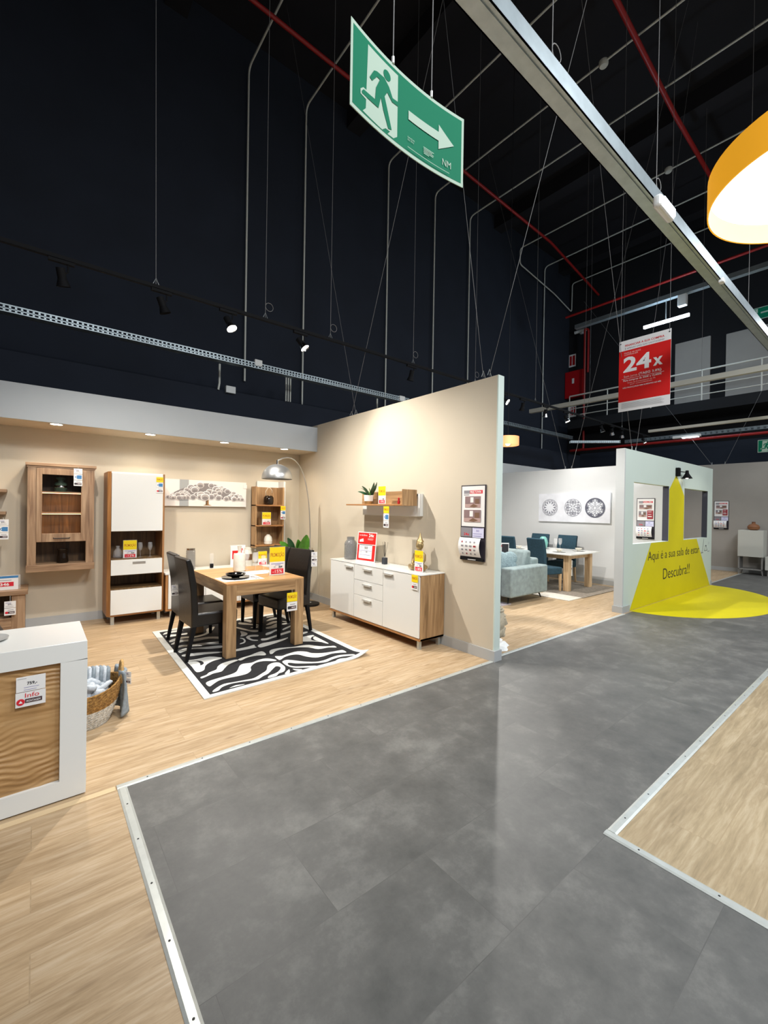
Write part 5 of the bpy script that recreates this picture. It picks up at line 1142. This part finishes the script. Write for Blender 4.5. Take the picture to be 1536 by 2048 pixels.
t = thing('striped_cushion', 'grey and white striped cushion standing at the back of the basket', 'cushion', (BK[0]+.0, BK[1]+.12, .16), 0)
mb = MB(); nst = 14
for i in range(nst):
    x = -.15 + .30*i/(nst-1); hh = .19 - .02*(abs(x)/.15)**3; mb.tube([(x, -.02, 0), (x, -.045, hh*.6), (x + .004, -.03, hh), (x, .01, hh*.98)], .0135, 8, i % 2)
mb.build('cover', [YARN, YARND], t, smooth=True)
t = thing('fleece_blanket', 'grey fleece blanket hanging on the outside of the seagrass basket', 'blanket', (BK[0]+.205, BK[1], 0))
mb = MB(); nu, nv = 18, 16; vs = []
for j in range(nv+1):
    for i in range(nu+1):
        u, v = i/nu, j/nv; y = -.09 + .24*u; x = .012 + .022*math.sin(u*11 + v*2) - .02*(u-.5)**2*4 + .02*(1-v)*math.sin(u*5) + .01; z = .02 + .31*v + .01*math.sin(u*9)
        vs.append((x, y, z))
mb.add(vs, [(j*(nu+1)+i, j*(nu+1)+i+1, (j+1)*(nu+1)+i+1, (j+1)*(nu+1)+i) for j in range(nv) for i in range(nu)]); o = mb.build('cloth', YARND, t, smooth=True); md = o.modifiers.new('th', 'SOLIDIFY'); md.thickness = .018
hang_tag('white price tag hanging on the basket handle', (BK[0]+.252, BK[1]-.10, .36), -.9, .055, 'WD', string=.02)

# TV bench, wall shelves at the left edge
t = thing('tv_bench', 'grey oak bench with open niche at the left edge by the back wall', 'bench', (-.7, 6.5, 0))
B((-1.3, -.01, .50), (.645, .47, .55)).build('top_board', GOAK_X, t, bevel=.003); B((.50, .02, .0), (.62, .46, .50)).build('side_panel', GOAK_Z, t, bevel=.002); B((-1.3, .02, 0), (.50, .46, .24)).build('drawer', GOAK_X, t, bevel=.002); B((-1.3, .44, .24), (.5, .46, .5)).build('back_panel', DKOAK, t); B((-1.3, .02, 0), (-1.2, .46, .5)).build('side_panel', GOAK_Z, t)
t = thing('price_card', 'white price card with red 346 field on the oak bench', 'price sign', (-.255, 6.62, .55))
mb = MB(); mb.box((-.12, 0, 0), (.11, .004, .16), 0); flat_layers(mb, [('r', -.12, .135, .11, .16, 6), ('r', -.1, .04, .07, .09, 2), ('t', '346', -.05, .05, .03, .08, .03, 0), ('r', -.09, .11, .05, .114, 9)], FRONT); mb.build('sheet', PM, t); B((-.125, .004, 0), (.13, .008, .17)).build('acrylic_holder', ACRY, t)
hang_tag('white tags hanging below the top of the oak bench', (-.21, 6.475, .50), 0, .10, 'WI', string=.06)
for z_, x1, lab in ((1.685, -.262, 'upper short grey oak wall shelf cut by the left edge'), (1.42, -.268, 'lower short grey oak wall shelf cut by the left edge')):
    t = thing('wall_shelf', lab, 'shelf', (x1, 6.78, z_)); B((-1.1, 0, 0), (0, .2, .035)).build('board', GOAK_X, t, bevel=.002); MB().prism([(.0, 0), (.2, 0), (.2, -.13)], .02, 'x', 0, -.12).build('bracket', GOAK_X, t)
hang_tag('white and blue tags hanging below the lower oak wall shelf', (-.285, 6.70, 1.385), 0, .095, 'WBD', string=.02)
t = thing('armchair', 'dark leather armchair behind the white cabinet at the left edge', 'armchair', (-.55, 4.9, 0))
mb = MB(); mb.sphere((0, 0, .42), .36, 28, 16, sc_=(1, .9, .58)); mb.build('seat_shell', LEATG, t, smooth=True)
MB().cyl((0, 0, 0), (0, 0, .24), .04, 12).build('pedestal', BLK, t); MB().cyl((0, 0, 0), (0, 0, .02), .26, 32).build('base', BLK, t, bevel=.004)

# ================================================================== SECOND DISPLAY
def rug(name, label, x0, y0, x1, y1, mat):
    mb = MB(); mb.box((x0, y0, .0005), (x1, y1, .012)); return tag(mb.build(name, mat, bevel=.003), label, 'rug')
rug('taupe_rug', 'flat taupe rug under the second dining table', 7.72, 3.78, 9.35, 6.2, TAUPR)
rug('pale_floor_strip', 'pale flat strip lying beside the taupe rug', 7.25, 3.80, 7.715, 6.2, M('pale_strip_tone', 'cfc8bc', .9, noise=.1, nscale=20))  # thin pale strip laid next to the rug
mb = MB(); mb.box((4.15, 4.25, .0005), (6.2, 6.4, .012)); flat_layers(mb, [('c', 5.95 - .32*i, 4.35 + .2*j, .05 + .02*((i+j) % 2), 1) for i in range(5) for j in range(6)], lambda x, y, off: (x, y, .012 + off), e=0)
tag(mb.build('patterned_rug', [M('rug_greige', 'b4aab0', .95, noise=.2, nscale=30), INK]), 'greige patterned rug before the blue sofa', 'rug')
t2 = thing('dining_table', 'pale oak dining table with white top in the second display', 'table', (8.55, 5.0, .012))
B((-.60, -.86, .71), (.60, .86, .735)).build('tabletop', WHITE, t2, bevel=.003)
for sx in (-1, 1):
    for sy in (-1, 1): B((sx*.43-.055, sy*.70-.055, 0), (sx*.43+.055, sy*.70+.055, .71)).build('leg', PALE_Z, t2, bevel=.003)
for sy in (-1, 1): B((-.37, sy*.70-.012, .62), (.37, sy*.70+.012, .71)).build('apron', PALE_Z, t2)
for sx in (-1, 1): B((sx*.43-.012, -.64, .62), (sx*.43+.012, .64, .71)).build('apron', PALE_Z, t2)
TT2 = .7475
ch2 = make_chair('upholstered_chair', 'teal velvet chair nearest the blue sofa arm, left side of the table', TEALD, PALE_Z, 'teal velvet dining chairs', h_=1.03)
ch2.location = (7.86, 4.62, .012); ch2.rotation_euler = (0, 0, -.25)
dup(ch2, (7.93, 5.42, .012), 0, 'teal velvet chair behind the blue sofa, farther left')
dup(ch2, (9.08, 4.95, .012), PI, 'teal velvet chair at the wall, right one below the medallion canvas')
dup(ch2, (9.08, 5.62, .012), PI, 'teal velvet chair at the wall, left one')
hang_tag('white tag hanging on the nearest teal chair under the table', (8.17, 4.28, .62), -.4, .13, 'WDW', string=.01)
def place_set(x, y, lab):
    t = thing('plate_stack', lab, 'tableware', (x, y, TT2), 0, 'white place settings'); MB().lathe([(.07, 0), (.13, .012), (.132, .016), (.07, .008), (.0, .008)], n=32).build('plate', WHITE, t, smooth=40)
    MB().lathe([(.03, .012), (.065, .05), (.07, .06), (.062, .055), (.0, .02)], n=28).build('bowl', CERAM, t, smooth=40)
place_set(8.25, 4.55, 'white plate with bowl at the near end of the second table'); place_set(8.85, 4.45, 'white plate with bowl at the right near corner of the second table'); place_set(8.85, 5.3, 'white plate with bowl in front of the left wall chair'); place_set(8.2, 5.45, 'white plate with bowl at the far left of the second table')
flute('left champagne flute on the second table', (8.42, 4.72, TT2), s=1.3); flute('right champagne flute on the second table', (8.56, 4.70, TT2), s=1.3); flute('wine glass at the far left of the second table', (8.12, 5.72, TT2), s=1.2)
t = thing('turquoise_vase', 'turquoise vase between the teal chairs', 'vase', (8.62, 5.12, TT2)); MB().lathe([(.05, 0), (.08, .04), (.10, .14), (.07, .24), (.04, .27), (.03, .27)], n=24).build('body', M('turquoise_glaze', '79b8ae', .35), t, smooth=40)
# medallion canvas
t = thing('medallion_canvas', 'long white canvas with three round dark medallions', 'painting', (9.6, 4.97, 1.33), -PI/2)
mb = MB(); mb.box((-.84, -.05, 0), (.84, 0, .66), 0); L = []
def pol(cx_, cz_, a, r): return (cx_ + r*math.cos(a), cz_ + r*math.sin(a))
for q, cx_ in enumerate((-.55, 0.02, .52)):
    cz_ = .33; R_ = (.20, .20, .215)[q]
    L.append(('o', cx_, cz_, R_*.96, R_*(1.0 if q < 2 else 1.02), 1))
    if q == 0:
        L.append(('o', cx_, cz_, R_*.89, R_*.91, 1))
        for k in range(12):
            a = 2*PI*k/12 + .0
            L.append(('p', [pol(cx_, cz_, a, R_*.42), pol(cx_, cz_, a-.12, R_*.62), pol(cx_, cz_, a, R_*.88), pol(cx_, cz_, a+.12, R_*.62)], 1))
            a += PI/12
            for s in (-1, 1): L.append(('p', [pol(cx_, cz_, a+s*.03, R_*.62), pol(cx_, cz_, a+s*.10, R_*.78), pol(cx_, cz_, a+s*.16, R_*.9), pol(cx_, cz_, a+s*.03, R_*.86)], 1))
    elif q == 1:
        for k in range(4):
            a = PI/4 + PI/2*k
            L += [('l', [pol(cx_, cz_, a-.08, R_*.1), pol(cx_, cz_, a-.14, R_*.5), pol(cx_, cz_, a-.2, R_*.8)], .008, 1), ('l', [pol(cx_, cz_, a+.08, R_*.1), pol(cx_, cz_, a+.14, R_*.5), pol(cx_, cz_, a+.2, R_*.8)], .008, 1), ('p', [pol(cx_, cz_, a, R_*.72), pol(cx_, cz_, a-.13, R_*.92), pol(cx_, cz_, a+.13, R_*.92)], 1)]
            for s in (-1, 1):
                c_ = pol(cx_, cz_, a + s*.52, R_*.70); L += [('o', c_[0], c_[1], R_*.13, R_*.19, 1), ('c', c_[0], c_[1], R_*.06, 1)]
            b = PI/2*k; L.append(('p', [pol(cx_, cz_, b, R_*.15), pol(cx_, cz_, b-.1, R_*.45), pol(cx_, cz_, b, R_*.6), pol(cx_, cz_, b+.1, R_*.45)], 1))
    else:
        L.append(('o', cx_, cz_, R_*.88, R_*.97, 1))
        for k in range(6):
            a = PI/6 + PI/3*k
            L += [('p', smooth_poly([pol(cx_, cz_, a, R_*.12), pol(cx_, cz_, a-.30, R_*.4), pol(cx_, cz_, a, R_*.66), pol(cx_, cz_, a+.30, R_*.4)], 4), 1), ('p', smooth_poly([pol(cx_, cz_, a, R_*.18), pol(cx_, cz_, a-.22, R_*.4), pol(cx_, cz_, a, R_*.58), pol(cx_, cz_, a+.22, R_*.4)], 4), 0), ('p', [pol(cx_, cz_, a, R_*.25), pol(cx_, cz_, a-.08, R_*.4), pol(cx_, cz_, a, R_*.5), pol(cx_, cz_, a+.08, R_*.4)], 1)]
            for s in (-1, 1): c_ = pol(cx_, cz_, a + s*.26, R_*.78); L += [('o', c_[0], c_[1], R_*.06, R_*.12, 1)]
            a += PI/6; L.append(('p', [pol(cx_, cz_, a, R_*.5), pol(cx_, cz_, a-.14, R_*.9), pol(cx_, cz_, a+.14, R_*.9)], 1))
flat_layers(mb, L, lambda x, z, off: (x, -.05 - off, z), e=.00008, e0=.0005)
mb.build('canvas', [M('canvas_marble', 'dcdde2', .7, noise=.07, nscale=6), M('medallion_grey', '5a5b68', .7)], t)
# sofa
t = thing('sofa', 'sage blue velvet sofa with grey pillows and dark metal legs', 'sofa', (6.62, 5.2, .012))
B((-.53, -.99, .14), (.53, .99, .36)).build('base_frame', SOFAM, t, bevel=.03, seg=3, smooth=50)
for s in (-1, 1): B((-.56, min(s*1.05, s*.83), .115), (.54, max(s*1.05, s*.83), .60)).build('armrest', SOFAM, t, bevel=.03, seg=3, smooth=50)
B((.34, -.83, .3), (.60, .83, .70)).build('back_frame', SOFAM, t, bevel=.04, seg=3, smooth=50)
for s in (-1, 1):
    mb = MB(); mb.box((-.55, s*.415-.41, .33), (.30, s*.415+.41, .47)); mb.build('seat_cushion', SOFAM, t, bevel=.04, seg=3, smooth=50)
    mb = MB(); y = s*.415; mb.hexa([(.08, y-.40, .45), (.34, y-.40, .45), (.34, y+.40, .45), (.08, y+.40, .45)], [(.24, y-.38, .85), (.42, y-.38, .84), (.42, y+.38, .84), (.24, y+.38, .85)]); mb.build('back_cushion', SOFAM, t, bevel=.05, seg=3, smooth=50)
for x in (-.42, .46):
    for y in (-.9, .9): mb = MB(); s = 1 if x > 0 else -1; mb.cyl((x, y, .13), (x + s*.06, y + (-.03 if y < 0 else .03), -.0), .02, 10, r1=.008); mb.build('leg', BLK, t)
t = thing('throw_pillow', 'grey blue knitted pillow leaning on the sofa arm', 'pillow', (6.36, 4.50, .66), -.5)
def pf(d): return 1
mb = MB(); mb.sphere((0, 0, 0), .20, 28, 18, sc_=(1, .36, .85), fn=lambda d: (1 + .28*abs(d.x*d.z)*2.4)); mb.build('cover', CUSH, t, smooth=True)
t = thing('price_board', 'white and red price board standing on the blue sofa', 'price sign', (6.62, 4.90, .57), -.75)
mb = MB(); mb.box((-.25, 0, 0), (.25, .006, .40), 0); flat_layers(mb, [('r', -.24, .33, .24, .36, 8), ('r', -.24, .2, .1, .215, 8), ('t', '43', -.1, .25, .05, .1, .02, 9), ('r', .12, .02, .24, .38, 5), ('r', -.22, .08, .08, .13, 9), ('r', -.22, .16, .05, .17, 4)], FRONT); mb.build('sheet', PM, t)
# stone head sculpture on fleece behind the partition end
t = thing('head_sculpture', 'weathered stone head sculpture with curled hair beside the partition end', 'sculpture', (4.035, 3.02, .03), -.66)
mb = MB()
def hd(d):
    k = 1.0
    if d.x > .0 and d.z < .15: k -= .10*d.x*(1 - abs(d.y))*0
    return k
mb.sphere((0, 0, .29), .155, 40, 28, sc_=(1.0, .82, 1.22), fn=hd)
mb.sphere((.045, 0, .175), .112, 24, 16, sc_=(.98, .85, .9))                       # jaw
mb.tube([(.145, 0, .33), (.158, 0, .285), (.168, 0, .250), (.150, 0, .236)], [.012, .015, .019, .014], 10)   # nose
mb.tube([(.13, -.055, .345), (.15, -.03, .352), (.152, 0, .34), (.15, .03, .352), (.13, .055, .345)], .009, 8)   # brow
for s in (-1, 1):
    mb.sphere((.128, s*.048, .32), .024, 12, 8, sc_=(.7, 1.1, .6)); mb.sphere((0.01, s*.128, .27), .03, 12, 8, sc_=(.6, .4, 2.1))
mb.sphere((.150, 0, .20), .026, 14, 8, sc_=(.6, 1.2, .35)); mb.sphere((.148, 0, .184), .024, 14, 8, sc_=(.6, 1.0, .4)); mb.sphere((.128, 0, .125), .04, 14, 8, sc_=(.8, .9, .8))
mb.cyl((0, 0, 0), (.0, 0, .2), .085, 24, r1=.075)
mb.build('face', STONE, t, smooth=60)
mb = MB()
for i in range(11):
    th = .12 + i*.16
    m_ = max(1, int(2*PI*math.sin(th)*.16/.026))
    for j in range(m_):
        ph = 2*PI*j/m_ + i*.4; d = Vector((math.sin(th)*math.cos(ph), math.sin(th)*math.sin(ph), math.cos(th)))
        if d.x > .25 and d.z < .55: continue
        if d.z < -.25: continue
        mb.sphere((d.x*.158, d.y*.132, .29 + d.z*.192), .0155, 7, 5)
mb.sphere((-.02, 0, .49), .06, 14, 8, sc_=(1, 1, .7)); mb.build('hair_curls', STONE, t, smooth=True)
mb = MB(); rn = random.Random(5); n = 34; vs = [(0, 0, .028)]
for k, rr in enumerate((.45, .8, 1.0)):
    for i in range(n):
        a = 2*PI*i/n; r = (.26 + .05*math.sin(3*a) + .035*math.sin(7*a + 1))*rr; vs.append((r*math.cos(a), r*math.sin(a)*.85, (.03, .034 + .012*math.sin(5*a), .001)[k]))
fs = [(0, 1+i, 1+(i+1) % n) for i in range(n)] + [(1+k*n+i, 1+(k+1)*n+i, 1+(k+1)*n+(i+1) % n, 1+k*n+(i+1) % n) for k in range(2) for i in range(n)]
mb.add(vs, fs); tag(mb.build('fleece_mat', FUR, loc=(4.12, 3.13, 0), smooth=True), 'white fleece lying under the stone head', 'fleece')

# wall lamp on the mint wall
t = thing('wall_lamp', 'small black wall lamp at the tip of the yellow sticker', 'wall lamp', (9.36, 2.86, 2.33))
B((-.05, -.06, -.07), (.05, 0, .09)).build('mount', BLKP, t, bevel=.01); MB().cyl((.04, -.04, .02), (.22, -.08, .02), .008, 8).build('arm', BLKP, t)
MB().lathe([(0, .055), (.025, .05), (.03, .0), (.045, -.03), (.09, -.10)], (.25, -.10, 0), 24, cap=False).build('shade', BLKP, t, smooth=40); MB().sphere((.25, -.10, -.075), .03, 10, 7).build('bulb', EM_W, t, smooth=True)
# far right cabinets
t = thing('highboard', 'small white cabinet on angled legs before the grey wall', 'cabinet', (14.85, 2.72, 0), -PI/2)
B((-.26, -.40, .47), (.26, 0, 1.16)).build('body', M('warm_white', 'c9c8be', .5), t, bevel=.004); B((-.255, -.415, .475), (.255, -.401, 1.155)).build('door', M('warm_white', 'c9c8be', .5), t, bevel=.003)
mb = MB(); mb.box((-.25, -.38, .14), (-.22, -.02, .47)); mb.box((.22, -.38, .14), (.25, -.02, .47)); mb.box((-.25, -.38, .13), (.25, -.02, .155)); mb.build('open_frame', M('grey_frame', '8e8b86', .5), t)
for x in (-.22, .22):
    for y in (-.34, -.06): MB().cyl((x, y, .14), (x*1.12, y, 0), .02, 10, r1=.012).build('leg', M('grey_frame', '8e8b86', .5), t)
t = thing('terracotta_vase', 'squat terracotta vase on the small white cabinet', 'vase', (14.66, 2.70, 1.16)); MB().lathe([(.07, 0), (.12, .03), (.13, .09), (.10, .14), (.04, .17), (.035, .21), (.05, .22), (.03, .21)], n=28).build('body', M('terracotta', '8a5a38', .55), t, smooth=40)
t = thing('low_cabinet', 'low white cabinet cut by the right edge of the picture', 'cabinet', (14.85, 2.0, 0), -PI/2)
B((-.42, -.42, .16), (.6, 0, .50)).build('body', M('warm_white', 'c9c8be', .5), t, bevel=.004)
for x in (-.36, .5): MB().cyl((x, -.36, .16), (x*1.05, -.36, 0), .02, 10, r1=.012).build('leg', M('grey_frame', '8e8b86', .5), t)
